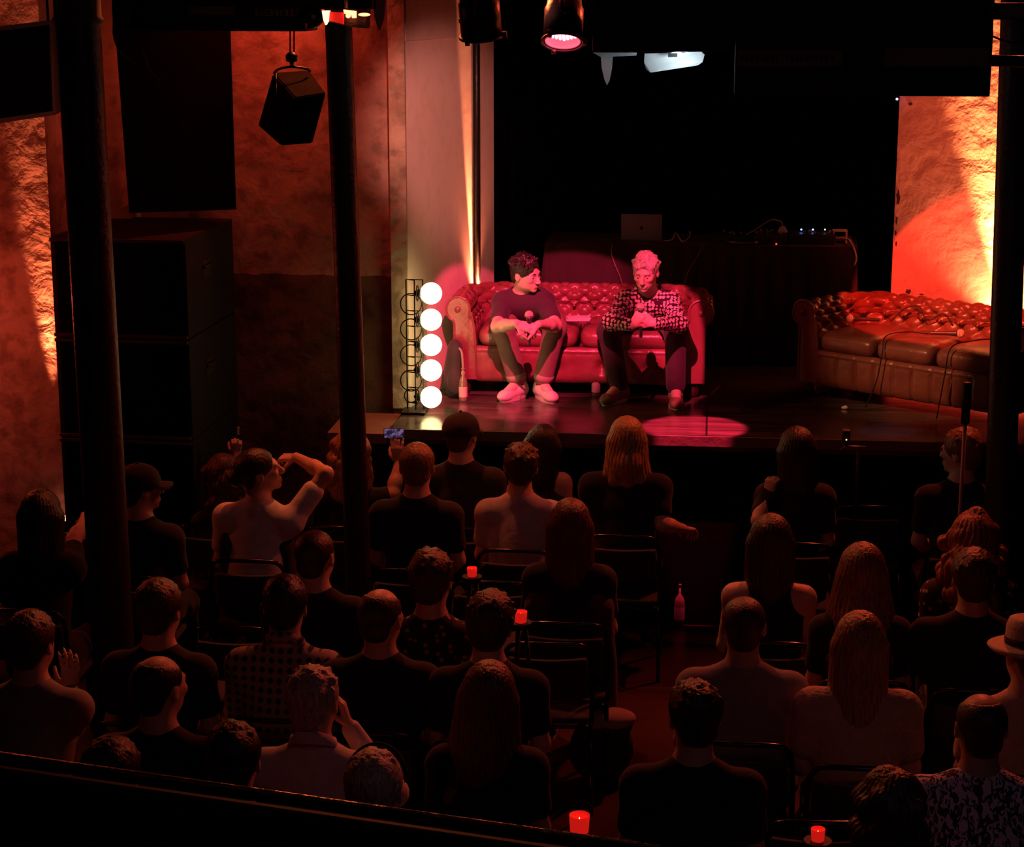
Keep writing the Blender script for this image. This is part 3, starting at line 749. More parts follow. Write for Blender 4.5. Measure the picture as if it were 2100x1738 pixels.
for v in (602, 656, 708, 760, 815):
    g = tp(884, v)
    if g.z < .075: g.z = .075
    bm = bmesh.new(); ball(bm, g, .067, 28); obj('globe', bm, Mglobe, t, True)
    bm = bmesh.new(); tube(bm, [g + Vector((-.06, 0, 0)), g + Vector((-.085, 0, 0)), g + Vector((-.105, .01, 0))], [.026, .024, .010], 14)
    ring(bm, g + Vector((-.085, 0, 0)), .047, .004, rot(y=PI / 2)); obj('socket', bm, M_blackmetal, t, True)

# ------------------------------------------------------------------ chesterfield sofas
def leather(name, c1, c2):
    m, nt, b = nodes(name); L = nt.links.new
    tc = nt.nodes.new('ShaderNodeTexCoord')
    n = nt.nodes.new('ShaderNodeTexNoise'); n.inputs['Scale'].default_value = 6; n.inputs['Detail'].default_value = 6; L(tc.outputs['Object'], n.inputs['Vector'])
    r = nt.nodes.new('ShaderNodeValToRGB'); r.color_ramp.elements[0].position = .3; r.color_ramp.elements[0].color = lin(c2); r.color_ramp.elements[1].position = .65; r.color_ramp.elements[1].color = lin(c1)
    L(n.outputs[0], r.inputs[0]); L(r.outputs[0], b.inputs['Base Color'])
    b.inputs['Roughness'].default_value = .30; b.inputs['Specular IOR Level'].default_value = .65
    n2 = nt.nodes.new('ShaderNodeTexNoise'); n2.inputs['Scale'].default_value = 26; n2.inputs['Detail'].default_value = 5; L(tc.outputs['Object'], n2.inputs['Vector'])
    bp = nt.nodes.new('ShaderNodeBump'); bp.inputs['Strength'].default_value = .35; bp.inputs['Distance'].default_value = .012; L(n2.outputs[0], bp.inputs['Height']); L(bp.outputs[0], b.inputs['Normal'])
    return m
def sofa(lab, loc, rz, WD, DP, H, mleather, ncush, pleats):
    t = thing('chesterfield_sofa', lab, 'sofa', loc, rz)
    aw = .16                       # distance from outer side to the inner face
    hx = WD / 2 - aw; rc = .10
    # inner path, from the left arm front round to the right arm front (front is y = 0, back is y = DP)
    pts = [Vector((-hx, .04, 0)), Vector((-hx, DP - aw - rc, 0))]
    for k in range(1, 7):
        a = PI - k * PI / 14; pts.append(Vector((-hx + rc + rc * math.cos(a), DP - aw - rc + rc * math.sin(a), 0)))
    pts.append(Vector((-hx + rc, DP - aw, 0)))
    path = pts + [Vector((-p.x, p.y, 0)) for p in reversed(pts)]
    seg = [0.]
    for a, b in zip(path, path[1:]): seg.append(seg[-1] + (b - a).length)
    LT = seg[-1]; ds = .0125; ns = int(LT / ds)
    def at(s):
        s = min(max(s, 0), LT - 1e-6)
        for i in range(len(path) - 1):
            if s <= seg[i + 1]:
                f = (s - seg[i]) / max(seg[i + 1] - seg[i], 1e-9); p = path[i].lerp(path[i + 1], f)
                return p, i
    def nrm(s):
        a, _ = at(s - .05); b, _ = at(s + .05); d = (b - a).normalized(); return Vector((-d.y, d.x, 0))
    # profile (distance outwards, height); inner face, roll, outer face
    rr = .082
    prof = [(0, .10), (0, .22), (.002, .32), (.008, .40), (.02, .48), (.035, .54), (.045, H - .15)]
    cx_, cz_ = .045 + rr * .95, H - rr - .01
    for k in range(13):
        a = R_(200 - k * 22); prof.append((cx_ + rr * math.cos(a), cz_ + rr * math.sin(a)))
    prof += [(.15, H - .20), (.15, .30), (.15, .10)]
    pv = [Vector((a, b, 0)) for a, b in prof]; pv = spline(pv, 5)
    pl = [0.]
    for a, b in zip(pv, pv[1:]): pl.append(pl[-1] + (b - a).length)
    dt = .0125; nt_ = int(pl[-1] / dt); res = []
    j = 0
    for k in range(nt_ + 1):
        tt = pl[-1] * k / nt_
        while j < len(pl) - 2 and pl[j + 1] < tt: j += 1
        f = (tt - pl[j]) / max(pl[j + 1] - pl[j], 1e-9); res.append((pv[j].lerp(pv[j + 1], min(f, 1)), tt))
    sa, ta = .135, .115
    t_in = .30; t_out = .30 + .42 + .23       # tufted zone measured along the profile
    off = .0
    def tuft(s, tt):
        z = min(1, max(0, (tt - t_in) / .05)) * min(1, max(0, (t_out - tt) / .06))
        if z <= 0: return 0, 0
        a = (s - LT / 2) / sa + (tt - .42) / ta; b = (s - LT / 2) / sa - (tt - .42) / ta
        h = (abs(math.sin(PI * a / 1) * math.sin(PI * b / 1))) ** .38
        da, db = a - round(a), b - round(b)
        return (h - 1) * .030 * z - .012 * math.exp(-(da * da + db * db) / .03) * z, z
    def band(s0, s1, name):
        bm = bmesh.new(); grid = []; n0, n1 = int(round(s0 / LT * ns)), int(round(s1 / LT * ns))
        for i in range(n0, n1 + 1):
            s = LT * i / ns; p, _ = at(s); n = nrm(s); row = []
            for k, (q, tt) in enumerate(res):
                q0 = res[max(k - 1, 0)][0]; q1 = res[min(k + 1, nt_)][0]; tg = (q1 - q0).normalized(); nr = Vector((-tg.y, tg.x))   # inward/up normal of profile
                d, z = tuft(s, tt)
                ro, rz_ = q.x + nr.x * d, q.y + nr.y * d
                row.append(bm.verts.new((p.x + n.x * ro, p.y + n.y * ro, rz_)))
            grid.append(row)
        for A, B in zip(grid, grid[1:]):
            for k in range(len(A) - 1): bm.faces.new((A[k], A[k + 1], B[k + 1], B[k]))
        for row in (grid[0], grid[-1]): bm.faces.new(row)
        for A, B in zip(grid, grid[1:]): bm.faces.new((A[0], B[0], B[-1], A[-1]))
        # buttons
        for ia in range(-60, 61):
            for ib in range(-60, 61):
                if (ia + ib) % 1: continue
                s = LT / 2 + sa * (ia + ib) / 2; tt = .42 + ta * (ia - ib) / 2
                if s < s0 or s > s1 or tt < t_in + .03 or tt > t_out - .04: continue
                k = int(round(tt / pl[-1] * nt_)); q = res[k][0]; tg = (res[k + 1][0] - res[k - 1][0]).normalized(); nr = Vector((-tg.y, tg.x))
                p, _ = at(s); n = nrm(s); ro, rz_ = q.x - nr.x * .036, q.y - nr.y * .036
                ball(bm, (p.x + n.x * ro, p.y + n.y * ro, rz_), .011, 8)
        return obj(name, bm, mleather, t, True)
    sc = seg[1]
    band(0, sc, 'armrest'); band(sc, LT - sc, 'backrest'); band(LT - sc, LT, 'armrest')
    # scrolled arm fronts
    for s in (-1, 1):
        bm = bmesh.new()
        out = [(a * .94 + .004, b) for a, b in prof]
        prism(bm, [(s * (hx + a), .04, b) for a, b in out], (0, -.022, 0))
        tube(bm, [(s * (hx + a), .018, b) for a, b in [(p.x, p.y) for p in spline([Vector((x, y, 0)) for x, y in out], 3)]], .008, 8)
        ball(bm, (s * (hx + cx_), .014, cz_), (.02, .012, .02), 12)
        o = obj('arm_front', bm, mleather, t, False)
    # seat base and front rail
    bm = bmesh.new(); box(bm, (0, (DP - aw) / 2 + .03, .20), (2 * hx + .02, DP - aw - .04, .17)); obj('seat_base', bm, mleather, t)
    bm = bmesh.new(); nx = int(2 * hx / .01); nz = 26; grid = []
    for i in range(nx + 1):
        x = -hx + 2 * hx * i / nx; row = []
        for k in range(nz + 1):
            z = .085 + .235 * k / nz; e = 1 - abs(2 * k / nz - 1) ** 4
            y = .035 - .03 * e
            if pleats:
                pw = .135; f = (x / pw) % 1; y += .022 * math.exp(-((f - .5) / .06) ** 2) * (1 if z < .27 else .3)
            else:
                f = (x / .30) % 1 - .5; dz = (z - .19); y += .04 * math.exp(-((f * .30) ** 2 + dz * dz) / .0022) + .016 * math.exp(-abs(f * .3) / .012) * math.exp(-max(0, .19 - z) / .02)
            if z > .285: y -= .012
            row.append(bm.verts.new((x, y, z)))
        grid.append(row)
    for A, B in zip(grid, grid[1:]):
        for k in range(nz): bm.faces.new((A[k], B[k], B[k + 1], A[k + 1]))
    ed = [e for e in bm.edges if len(e.link_faces) == 1]; r = bmesh.ops.extrude_edge_only(bm, edges=ed)
    bmesh.ops.translate(bm, verts=[v for v in r['geom'] if isinstance(v, bmesh.types.BMVert)], vec=(0, .05, 0))
    fr = obj('front_rail', bm, mleather, t, True); md = fr.modifiers.new('s', 'SOLIDIFY'); md.thickness = .03; md.offset = 1 if False else -1
    bm = bmesh.new(); tube(bm, [(-hx, .025, .288), (hx, .025, .288)], .011, 10); obj('piping', bm, mleather, t, True)
    cw = 2 * hx / ncush
    for i in range(ncush):
        bm = bmesh.new(); pillow(bm, (-hx + cw * (i + .5), (DP - aw) / 2 + .01, .375), (cw - .012, DP - aw + .02, .15), .22, 64, 26)
        obj('seat_cushion', bm, mleather, t, True)
    for sx in (-1, 1):
        for yy in (.07, DP - .10):
            bm = bmesh.new(); lathe(bm, [(0, 0), (.02, 0), (.034, .02), (.036, .05), (.022, .08), (.03, .10), (0, .10)], (sx * (WD / 2 - .08), yy, 0), None, 16)
            obj('foot', bm, mat('dark_wood', (.03, .015, .01), .35), t, True)
    return t
LEA1 = leather('oxblood_leather', (.24, .085, .08), (.15, .045, .04))
LEA2 = leather('rust_leather', (.20, .065, .045), (.12, .035, .022))
SY1 = 12.0
sofa1 = sofa('dark red buttoned leather sofa with two seated men', ((W(946, 790, SY1).x + W(1428, 790, SY1).x) / 2, SY1, ST), R_(.5), 1.64, .76, .65, LEA1, 2, False)
S2 = G(1628, 812, ST)
TH2 = R_(6 - 42)
sofa2 = sofa('empty reddish brown buttoned leather sofa on the right of the stage', (0, 0, ST), TH2, 1.56, .72, .64, LEA2, 3, True)
ofs = rot(z=TH2) @ Vector((-.78, 0, 0)); sofa2.location = (S2.x - ofs.x, S2.y - ofs.y, ST)
# ================================================================== people
def skin(name, c, c2=None):
    return mat(name, c, .5, bump=.15, bscale=70, col2=c2 or tuple(x * .86 for x in c), cscale=9)
SK1 = skin('skin_fair', (.62, .40, .31)); SK2 = skin('skin_tan', (.50, .31, .22)); SK3 = skin('skin_light', (.68, .46, .37))
def hairmat(name, c, c2=None, rough=.42):
    c2 = c2 or tuple(x * .45 for x in c)
    if name in MATS: return MATS[name]
    m, nt, b = nodes(name); L = nt.links.new
    tc = nt.nodes.new('ShaderNodeTexCoord'); mp = nt.nodes.new('ShaderNodeMapping'); mp.inputs['Scale'].default_value = (1, 1, .12); L(tc.outputs['Object'], mp.inputs[0])
    n = nt.nodes.new('ShaderNodeTexNoise'); n.inputs['Scale'].default_value = 130; n.inputs['Detail'].default_value = 3; L(mp.outputs[0], n.inputs['Vector'])
    r = nt.nodes.new('ShaderNodeValToRGB'); r.color_ramp.elements[0].position = .38; r.color_ramp.elements[0].color = lin(c2); r.color_ramp.elements[1].position = .62; r.color_ramp.elements[1].color = lin(c)
    L(n.outputs[0], r.inputs[0]); L(r.outputs[0], b.inputs['Base Color']); b.inputs['Roughness'].default_value = rough
    bp = nt.nodes.new('ShaderNodeBump'); bp.inputs['Strength'].default_value = .7; bp.inputs['Distance'].default_value = .006; L(n.outputs[0], bp.inputs['Height']); L(bp.outputs[0], b.inputs['Normal'])
    MATS[name] = m; return m
H_BLACK = hairmat('hair_black', (.018, .013, .011)); H_BROWN = hairmat('hair_brown', (.07, .035, .02)); H_RED = hairmat('hair_auburn', (.34, .10, .05))
H_BLOND = hairmat('hair_blond', (.42, .25, .10)); H_GREY = hairmat('hair_grey', (.62, .55, .48), (.30, .25, .22)); H_LBR = hairmat('hair_light_brown', (.26, .14, .07))
def cloth(name, c, rough=.85, scale=7):
    return mat('cloth_' + name, c, rough, bump=.9, bscale=scale, col2=tuple(x * .85 for x in c), cscale=20, spec=.2, sheen=.1)
C_BLACK = cloth('black', (.014, .013, .014)); C_DARK = cloth('charcoal', (.035, .032, .034)); C_WHITE = cloth('white', (.72, .70, .68)); C_GREY = cloth('grey', (.26, .25, .25))
C_LGREY = cloth('light_grey', (.45, .42, .44)); C_BEIGE = cloth('beige', (.62, .48, .34)); C_CREAM = cloth('cream_knit', (.52, .42, .30), scale=60)
C_NAVY = cloth('navy', (.03, .03, .05)); C_TROU = cloth('grey_trousers', (.22, .13, .12)); C_TEE = cloth('dark_tee', (.055, .03, .045)); C_BTR = cloth('black_trousers', (.05, .03, .04))
def pattern_cloth(name, kind):
    m, nt, b = nodes(name); L = nt.links.new
    tc = nt.nodes.new('ShaderNodeTexCoord'); src = tc.outputs['Object']
    if kind == 'plaid':
        w = []
        for i, ax in enumerate(('X', 'Z')):
            wv = nt.nodes.new('ShaderNodeTexWave'); wv.bands_direction = ax; wv.inputs['Scale'].default_value = 8; wv.inputs['Distortion'].default_value = .3; L(src, wv.inputs['Vector']); w.append(wv)
        mm = nt.nodes.new('ShaderNodeMath'); mm.operation = 'ADD'; L(w[0].outputs[0], mm.inputs[0]); L(w[1].outputs[0], mm.inputs[1])
        r = nt.nodes.new('ShaderNodeValToRGB'); r.color_ramp.elements[0].position = .45; r.color_ramp.elements[0].color = (.02, .02, .03, 1); r.color_ramp.elements[1].position = .95; r.color_ramp.elements[1].color = (.32, .27, .28, 1)
        L(mm.outputs[0], r.inputs[0])
    elif kind == 'leaf':
        mp = nt.nodes.new('ShaderNodeMapping'); mp.inputs['Scale'].default_value = (1, 1, .42); L(src, mp.inputs[0])
        n = nt.nodes.new('ShaderNodeTexNoise'); n.inputs['Scale'].default_value = 46; n.inputs['Detail'].default_value = 1.5; n.inputs['Distortion'].default_value = 1.6; L(mp.outputs[0], n.inputs['Vector'])
        r = nt.nodes.new('ShaderNodeValToRGB'); r.color_ramp.elements[0].position = .49; r.color_ramp.elements[0].color = (.05, .05, .10, 1); r.color_ramp.elements[1].position = .52; r.color_ramp.elements[1].color = (.80, .80, .90, 1)
        L(n.outputs[0], r.inputs[0])
    elif kind == 'spot':
        mp = nt.nodes.new('ShaderNodeMapping'); mp.inputs['Scale'].default_value = (44, 44, 40); L(src, mp.inputs[0])
        v = nt.nodes.new('ShaderNodeTexVoronoi'); v.inputs['Scale'].default_value = 1.0; v.inputs['Randomness'].default_value = .35; L(mp.outputs[0], v.inputs['Vector'])
        r = nt.nodes.new('ShaderNodeValToRGB'); r.color_ramp.elements[0].position = .44; r.color_ramp.elements[0].color = (.62, .50, .50, 1); r.color_ramp.elements[1].position = .50; r.color_ramp.elements[1].color = (.035, .015, .02, 1)
        L(v.outputs['Distance'], r.inputs[0])
    elif kind == 'floral':
        v = nt.nodes.new('ShaderNodeTexVoronoi'); v.inputs['Scale'].default_value = 26; L(src, v.inputs['Vector'])
        r = nt.nodes.new('ShaderNodeValToRGB'); r.color_ramp.elements[0].position = .22; r.color_ramp.elements[0].color = (.45, .3, .3, 1); r.color_ramp.elements[1].position = .3; r.color_ramp.elements[1].color = (.03, .02, .025, 1)
        L(v.outputs['Distance'], r.inputs[0])
    L(r.outputs[0], b.inputs['Base Color']); b.inputs['Roughness'].default_value = .8; b.inputs['Specular IOR Level'].default_value = .2
    n2 = nt.nodes.new('ShaderNodeTexNoise'); n2.inputs['Scale'].default_value = 7; L(src, n2.inputs['Vector'])
    bp = nt.nodes.new('ShaderNodeBump'); bp.inputs['Strength'].default_value = .7; bp.inputs['Distance'].default_value = .012; L(n2.outputs[0], bp.inputs['Height']); L(bp.outputs[0], b.inputs['Normal'])
    return m
C_PLAID, C_LEAF, C_SPOT, C_FLORAL = (pattern_cloth(n, k) for n, k in (('cloth_plaid', 'plaid'), ('cloth_leaf', 'leaf'), ('cloth_spot', 'spot'), ('cloth_floral', 'floral')))

def V3(*a): return Vector(a)
def head_prims(S, c, R, s=1., face=True):
    h = lambda x, y, z: c + R @ (V3(x, y, z) * s)
    e = lambda x, y, z, r, k=.02, op='u', RR=None: S.ell(h(x, y, z), tuple(q * s for q in r), RR or R, k * s, op)
    e(0, -.015, .032, (.075, .093, .082)); e(0, .022, -.02, (.063, .068, .084), .03); e(0, .03, -.062, (.050, .054, .04), .02); e(0, .074, -.092, (.018, .016, .015), .025)
    if face:
        for q in (-1, 1): e(q * .040, .066, -.014, (.021, .018, .018), .02)
        S.cone(h(-.034, .079, .024), h(.034, .079, .024), .011 * s, None, .018 * s)
        for q in (-1, 1): e(q * .031, .099, .003, (.018, .015, .011), .012, 'sub')
        S.cone(h(0, .088, .012), h(0, .111, -.028), .0085 * s, .0125 * s, .010 * s)
        for q in (-1, 1): e(q * .012, .100, -.033, (.008, .009, .007), .006)
        S.cone(h(-.019, .088, -.056), h(.019, .088, -.056), .0075 * s, None, .008 * s); S.cone(h(-.015, .088, -.067), h(.015, .088, -.067), .0085 * s, None, .008 * s)
        S.cone(h(-.021, .102, -.0615), h(.021, .102, -.0615), .0020 * s, None, .002, 'sub')
    for q in (-1, 1):
        e(q * .078, -.012, -.004, (.009, .021, .032), .008); e(q * .086, -.006, 0, (.006, .010, .017), .004, 'sub')

def hand_prims(S, w, d, n, side, s=1., curl=(.35, .45, .35), spread=.06, k=.007, thumb=.5):
    """w wrist, d finger direction, n palm normal (fingers curl towards it), side +1: thumb on d x n side"""
    d = Vector(d).normalized(); n = Vector(n); n = (n - d * n.dot(d)).normalized(); x = d.cross(n).normalized() * side
    S.ell(w + d * .048 * s, (.036 * s, .050 * s, .017 * s), Matrix((x, d, n)).transposed(), .012)
    for i in range(4):
        o = (1.5 - i) * .0195 * s
        b = w + x * o * .55 + d * .03 * s; kn = w + x * o + d * (.088 - .004 * abs(i - 1)) * s - n * .004
        S.cone(b, kn, .011 * s, .0105 * s, k)
        fd = (d + x * (1.5 - i) * spread).normalized(); p = kn; a = 0; ln = (.040, .045, .042, .033)[i] * s
        for j, q in enumerate((1., .66, .52)):
            a += curl[j]; dr = fd * math.cos(a) + n * math.sin(a)
            p2 = p + dr * ln * q; S.cone(p, p2, (.0096 - j * .0010) * s, (.0090 - j * .0011) * s, .004); p = p2
    tb = w + x * .022 * s + d * .018 * s + n * .006
    t1 = tb + (x * .75 + d * .75 + n * thumb).normalized() * .042 * s; t2 = t1 + (d * .8 + n * thumb + x * .15).normalized() * .030 * s; t3 = t2 + (d * .85 + n * (thumb + .3) - x * .1).normalized() * .024 * s
    S.cone(tb, t1, .0135 * s, .0115 * s, .012); S.cone(t1, t2, .0110 * s, .0098 * s, .004); S.cone(t2, t3, .0098 * s, .0080 * s, .004)

def torso_frame(J):
    X = (J['sr'] - J['sl']).normalized(); U = (J['n'] - J['p']).normalized(); Y = U.cross(X).normalized(); U = X.cross(Y)
    return Matrix((X, Y, U)).transposed(), X, Y, U
def torso_prims(S, J, e=0., w=1., belly=1.):
    R, X, Y, U = torso_frame(J); ms = (J['sl'] + J['sr']) / 2
    S.ell(ms - U * .13 + Y * .005, ((.155 * w) + e, .100 + e, .18 + e), R, .04)
    mid = (ms - U * .13) * .42 + J['p'] * .58
    S.ell(mid, ((.142 * w) + e, (.105 * belly) + e, .17 + e), R, .06)
    S.ell(J['p'], ((.168 * w) + e, .118 + e, .12 + e), R, .05)
    S.cone(J['sl'] + X * .03 - U * .02, J['sr'] - X * .03 - U * .02, .054 + e, None, .04)
    for q in ('sl', 'sr'):
        S.cone(J['n'] - U * .020, J[q] * .88 + J['n'] * .12 - U * .010, .054 + e, .044 + e, .05)
        S.ell(J[q] - U * .006, .052 + e, None, .05)
def figure(root, J, sk, top, hair=None, hair_m=None, sleeve='short', trou=C_BTR, shoe=None, res=.009, face=False, hands=None, w=1., neck_r=.056, clothes_res=None, belly=1., s=1., collar=None, arms=1., tee_neck=1., strap=False, glasses=False, legs=True):
    """J: joints in the root's own space; builds body, clothes and hair as children"""
    S = Sdf(res); R, X, Y, U = torso_frame(J); c, RH = J['c'], J['R']
    head_prims(S, c, RH, s, face)
    S.cone(c + RH @ V3(0, -.022, -.055) * s, J['n'], neck_r * s, (neck_r + .006) * s, .03)
    torso_prims(S, J, 0, w)
    for q in 'lr':
        a, b, wr = J['s' + q], J['e' + q], J['w' + q]
        S.cone(a, b, .050 * arms, .040 * arms, .03); S.cone(b, b.lerp(wr, .4), .040 * arms, .039 * arms, .02); S.cone(b.lerp(wr, .35), wr, .039 * arms, .026 * arms, .02)
        if hands and q in hands:
            hd = hands[q]; hand_prims(S, wr, hd[0], hd[1], hd[2], hd[3] if len(hd) > 3 else 1., *(hd[4:] if len(hd) > 4 else ()))
        else:
            dd = (wr - b).normalized(); hand_prims(S, wr, dd, V3(0, 0, -1) if abs(dd.z) < .8 else V3(0, 1, 0), 1 if q == 'r' else -1, 1.)
        if legs:
            hp, kn, an = J['h' + q], J['k' + q], J['a' + q]
            S.cone(hp, kn, .083, .056, .04); S.cone(kn, kn.lerp(an, .35) + V3(0, 0, 0), .055, .053, .02); S.cone(kn.lerp(an, .3), an, .053, .034, .02)
            S.cone(an, J['t' + q], .036, .026, .02)
    body = sobj(S, 'body', sk, root)
    cr = clothes_res or res
    # top
    S = Sdf(cr); e = .013
    torso_prims(S, J, e, w, belly)
    for q in 'lr':
        a, b, wr = J['s' + q], J['e' + q], J['w' + q]
        if sleeve == 'short':
            S.cone(a, a.lerp(b, .62), .064 * arms, .060 * arms, .03)
        elif sleeve == 'long':
            S.cone(a, b, .064 * arms, .056 * arms, .03); S.cone(b, wr + (b - wr).normalized() * .02, .055 * arms, .037 * arms, .03)
        elif sleeve == 'none': pass
    if strap:
        for q, g in (('sl', -1), ('sr', 1)): S.ell(J[q] + U * .02, (.075, .12, .10), None, .02, 'sub')
    if sleeve != 'none' or not strap:
        S.ell(J['n'] + U * .035 + Y * .022, (.068 * tee_neck, .075 * tee_neck, .045), R, .012, 'sub')
    S.cone(c + RH @ V3(0, -.03, -.05), J['n'] + U * .01, .050, .060, .01, 'sub')
    shirt = sobj(S, 'shirt', top, root)
    if collar:
        bm = bmesh.new(); pts = []
        for k in range(20):
            a = 2 * PI * k / 20 + PI / 2 + PI / 20; pts.append(J['n'] + X * math.cos(a) * .072 + Y * math.sin(a) * .075 - Y * .005 + U * (.028 - .03 * math.sin(a)))
        pts = pts[1:-1]
        rows = []
        for p in pts:
            o = (p - J['n']); o = (o - U * o.dot(U)).normalized()
            rows.append([bm.verts.new(p + o * .008 - U * .030), bm.verts.new(p + U * .010), bm.verts.new(p + o * .012 + U * .008), bm.verts.new(p + o * .024 - U * .032)])
        for A, B in zip(rows, rows[1:]):
            for k in range(3): bm.faces.new((A[k], A[k + 1], B[k + 1], B[k]))
        o = obj('collar', bm, collar, shirt, True); md = o.modifiers.new('s', 'SOLIDIFY'); md.thickness = .003
    if legs:
        S = Sdf(cr)
        S.ell(J['p'] - U * .03, (.178 * w, .130, .12), R, .05)
        for q in 'lr':
            hp, kn, an = J['h' + q], J['k' + q], J['a' + q]
            S.cone(hp, kn, .096, .073, .05); S.cone(kn, an.lerp(kn, J.get('cuff', .12)), .071, J.get('cuffr', .056), .03)
        sobj(S, 'trousers', trou, root)
        if shoe:
            for q in 'lr':
                shoe_at(root, J['a' + q], J['t' + q], shoe)
    if hair: HAIR[hair[0]](root, c, RH, hair_m, s, *hair[1:])
    return body

def shoe_at(root, an, toe, m):
    S = Sdf(.006); d = toe - an; d.z = 0; d.normalize(); zf = toe.z - .028
    h0 = V3(an.x, an.y, 0) - d * .045; L = .25
    S.cone(V3(h0.x, h0.y, zf + .048), V3(h0.x + d.x * .06, h0.y + d.y * .06, zf + .05), .037, .036, .03)
    S.cone(V3(h0.x, h0.y, zf + .048), h0 + d * (L - .07) + V3(0, 0, zf + .034), .036, .036, .03)
    S.ell(h0 + d * (L - .085) + V3(0, 0, zf + .030), (.047, .075, .034), frame_cols(d), .02)
    S.cone(an.lerp(V3(h0.x, h0.y, zf + .08), .5), V3(h0.x + d.x * .05, h0.y + d.y * .05, zf + .07), .042, .040, .03)
    S.plane(V3(0, 0, zf), (0, 0, -1), .006)
    o = sobj(S, 'shoe', m, root)
    bm = bmesh.new()
    pts = []
    for k in range(28):
        a = 2 * PI * k / 28; lx = math.cos(a) * (.050 if math.sin(a) > 0 else .040); ly = math.sin(a) * .130
        pts.append(V3(h0.x, h0.y, zf - .002) + d * (.088 + ly) + V3(-d.y, d.x, 0) * -lx)
    prism(bm, pts, (0, 0, .022)); obj('sole', bm, MATS.get('sole') or mat('sole', (.55, .5, .48), .6), o)
    bm = bmesh.new()
    for k in range(4):
        p = h0 + d * (.10 + .022 * k) + V3(0, 0, zf + .094 - .011 * k); sd = V3(-d.y, d.x, 0)
        tube(bm, [p - sd * .024 - V3(0, 0, .010), p + V3(0, 0, .002), p + sd * .024 - V3(0, 0, .010)], .0035, 6)
    obj('laces', bm, MATS.get('lace') or mat('lace', (.6, .55, .5), .8), o)
def frame_cols(d):
    d = Vector(d).normalized(); x = V3(d.y, -d.x, 0).normalized(); return Matrix((x, d, x.cross(d))).transposed()

def ripple(c, R, amp=.0022, n=38):
    Ri = np.array(R.transposed())
    def fn(X, Y, Z):
        x, y, z = X - c.x, Y - c.y, Z - c.z
        lx = Ri[0][0] * x + Ri[0][1] * y + Ri[0][2] * z; ly = Ri[1][0] * x + Ri[1][1] * y + Ri[1][2] * z; lz = Ri[2][0] * x + Ri[2][1] * y + Ri[2][2] * z
        th = np.arctan2(lx, ly + .02)
        return amp * np.sin(n * th + 3 * np.sin(17 * lz) + 2 * np.sin(9 * lz + 5 * lx))
    return fn
def hS(res=.0065): return Sdf(res)
def cap_hair(S, h, R, s, vol=.010, top=0., nape=True):
    S.ell(h(0, -.018, .036 + top * .5), tuple(q * s for q in (.081 + vol * .6, .098 + vol * .7, .082 + vol + top)), R, .02)
    if nape: S.ell(h(0, -.060, -.028), tuple(q * s for q in (.060 + vol * .4, .040 + vol * .4, .055)), R, .02)
def cut_face(S, h, R, s, low=0.):
    S.ell(h(0, .125, -.030 + low), tuple(q * s for q in (.074, .088, .112)), R, .010, 'sub')
    for q in (-1, 1): S.ell(h(q * .094, .004, -.030), tuple(x * s for x in (.026, .030, .040)), R, .01, 'sub')
def H_short(root, c, R, m, s=1., vol=.010, top=.0, messy=0, res=.0065):
    S = hS(res); h = lambda x, y, z: c + R @ (V3(x, y, z) * s)
    cap_hair(S, h, R, s, vol, top)
    if messy:
        rr = random.Random(int(abs(c.x * 977 + c.y * 331)) + messy)
        for k in range(34):
            a = rr.uniform(-PI, PI); el = rr.uniform(.1, 1.4)
            p = V3(math.sin(a) * math.cos(el) * .078, -.015 + math.cos(a) * math.cos(el) * .094, .04 + math.sin(el) * (.078 + top))
            d = V3(p.x * .6, .035, .03) if p.y > 0 else V3(p.x, p.y, .02)
            d = d.normalized() * .028 * messy
            S.cone(h(*p), h(*(p + d)), .017 * s, .007 * s, .012)
    cut_face(S, h, R, s); S.post.append(ripple(c, R, .0014 if not messy else .0022, 46))
    return sobj(S, 'hair', m, root)
def H_crop(root, c, R, m, s=1., bald=False):
    """very short hair; bald = ring only"""
    S = hS(); h = lambda x, y, z: c + R @ (V3(x, y, z) * s)
    cap_hair(S, h, R, s, -.001, 0); cut_face(S, h, R, s)
    if bald: S.ell(h(0, .03, .105), (.062 * s, .095 * s, .06 * s), R, .01, 'sub')
    return sobj(S, 'hair', m, root)
def H_long(root, c, R, m, s=1., ln=.34, wide=1., taper=1., vol=.014, flick=0.):
    S = hS(.007); h = lambda x, y, z: c + R @ (V3(x, y, z) * s)
    cap_hair(S, h, R, s, vol, .004)
    S.cone(h(0, -.050, .0), h(0, -.085, -ln * .55), .072 * s, .066 * s * wide, .03)
    for q in (-1, 1):
        S.cone(h(q * .048, -.035, .0), h(q * .062 * wide, -.080, -ln), .056 * s, .034 * s * taper, .03)
        S.cone(h(q * .070, -.005, .0), h(q * .088 * wide, -.030, -ln * .8), .030 * s, .026 * s * taper, .025)
        if flick: S.cone(h(q * .09 * wide, -.05, -ln * .75), h(q * (.10 * wide + flick), -.06, -ln * .98), .030, .014, .02)
    S.cone(h(0, -.085, -ln * .5), h(0, -.095, -ln * 1.05), .060 * s * wide, .03 * s * taper, .03)
    S.ell(h(0, .135, -.075), (.082 * s, .105 * s, .115 * s), R, .012, 'sub')
    S.post.append(ripple(c, R, .0028, 34))
    return sobj(S, 'hair', m, root)
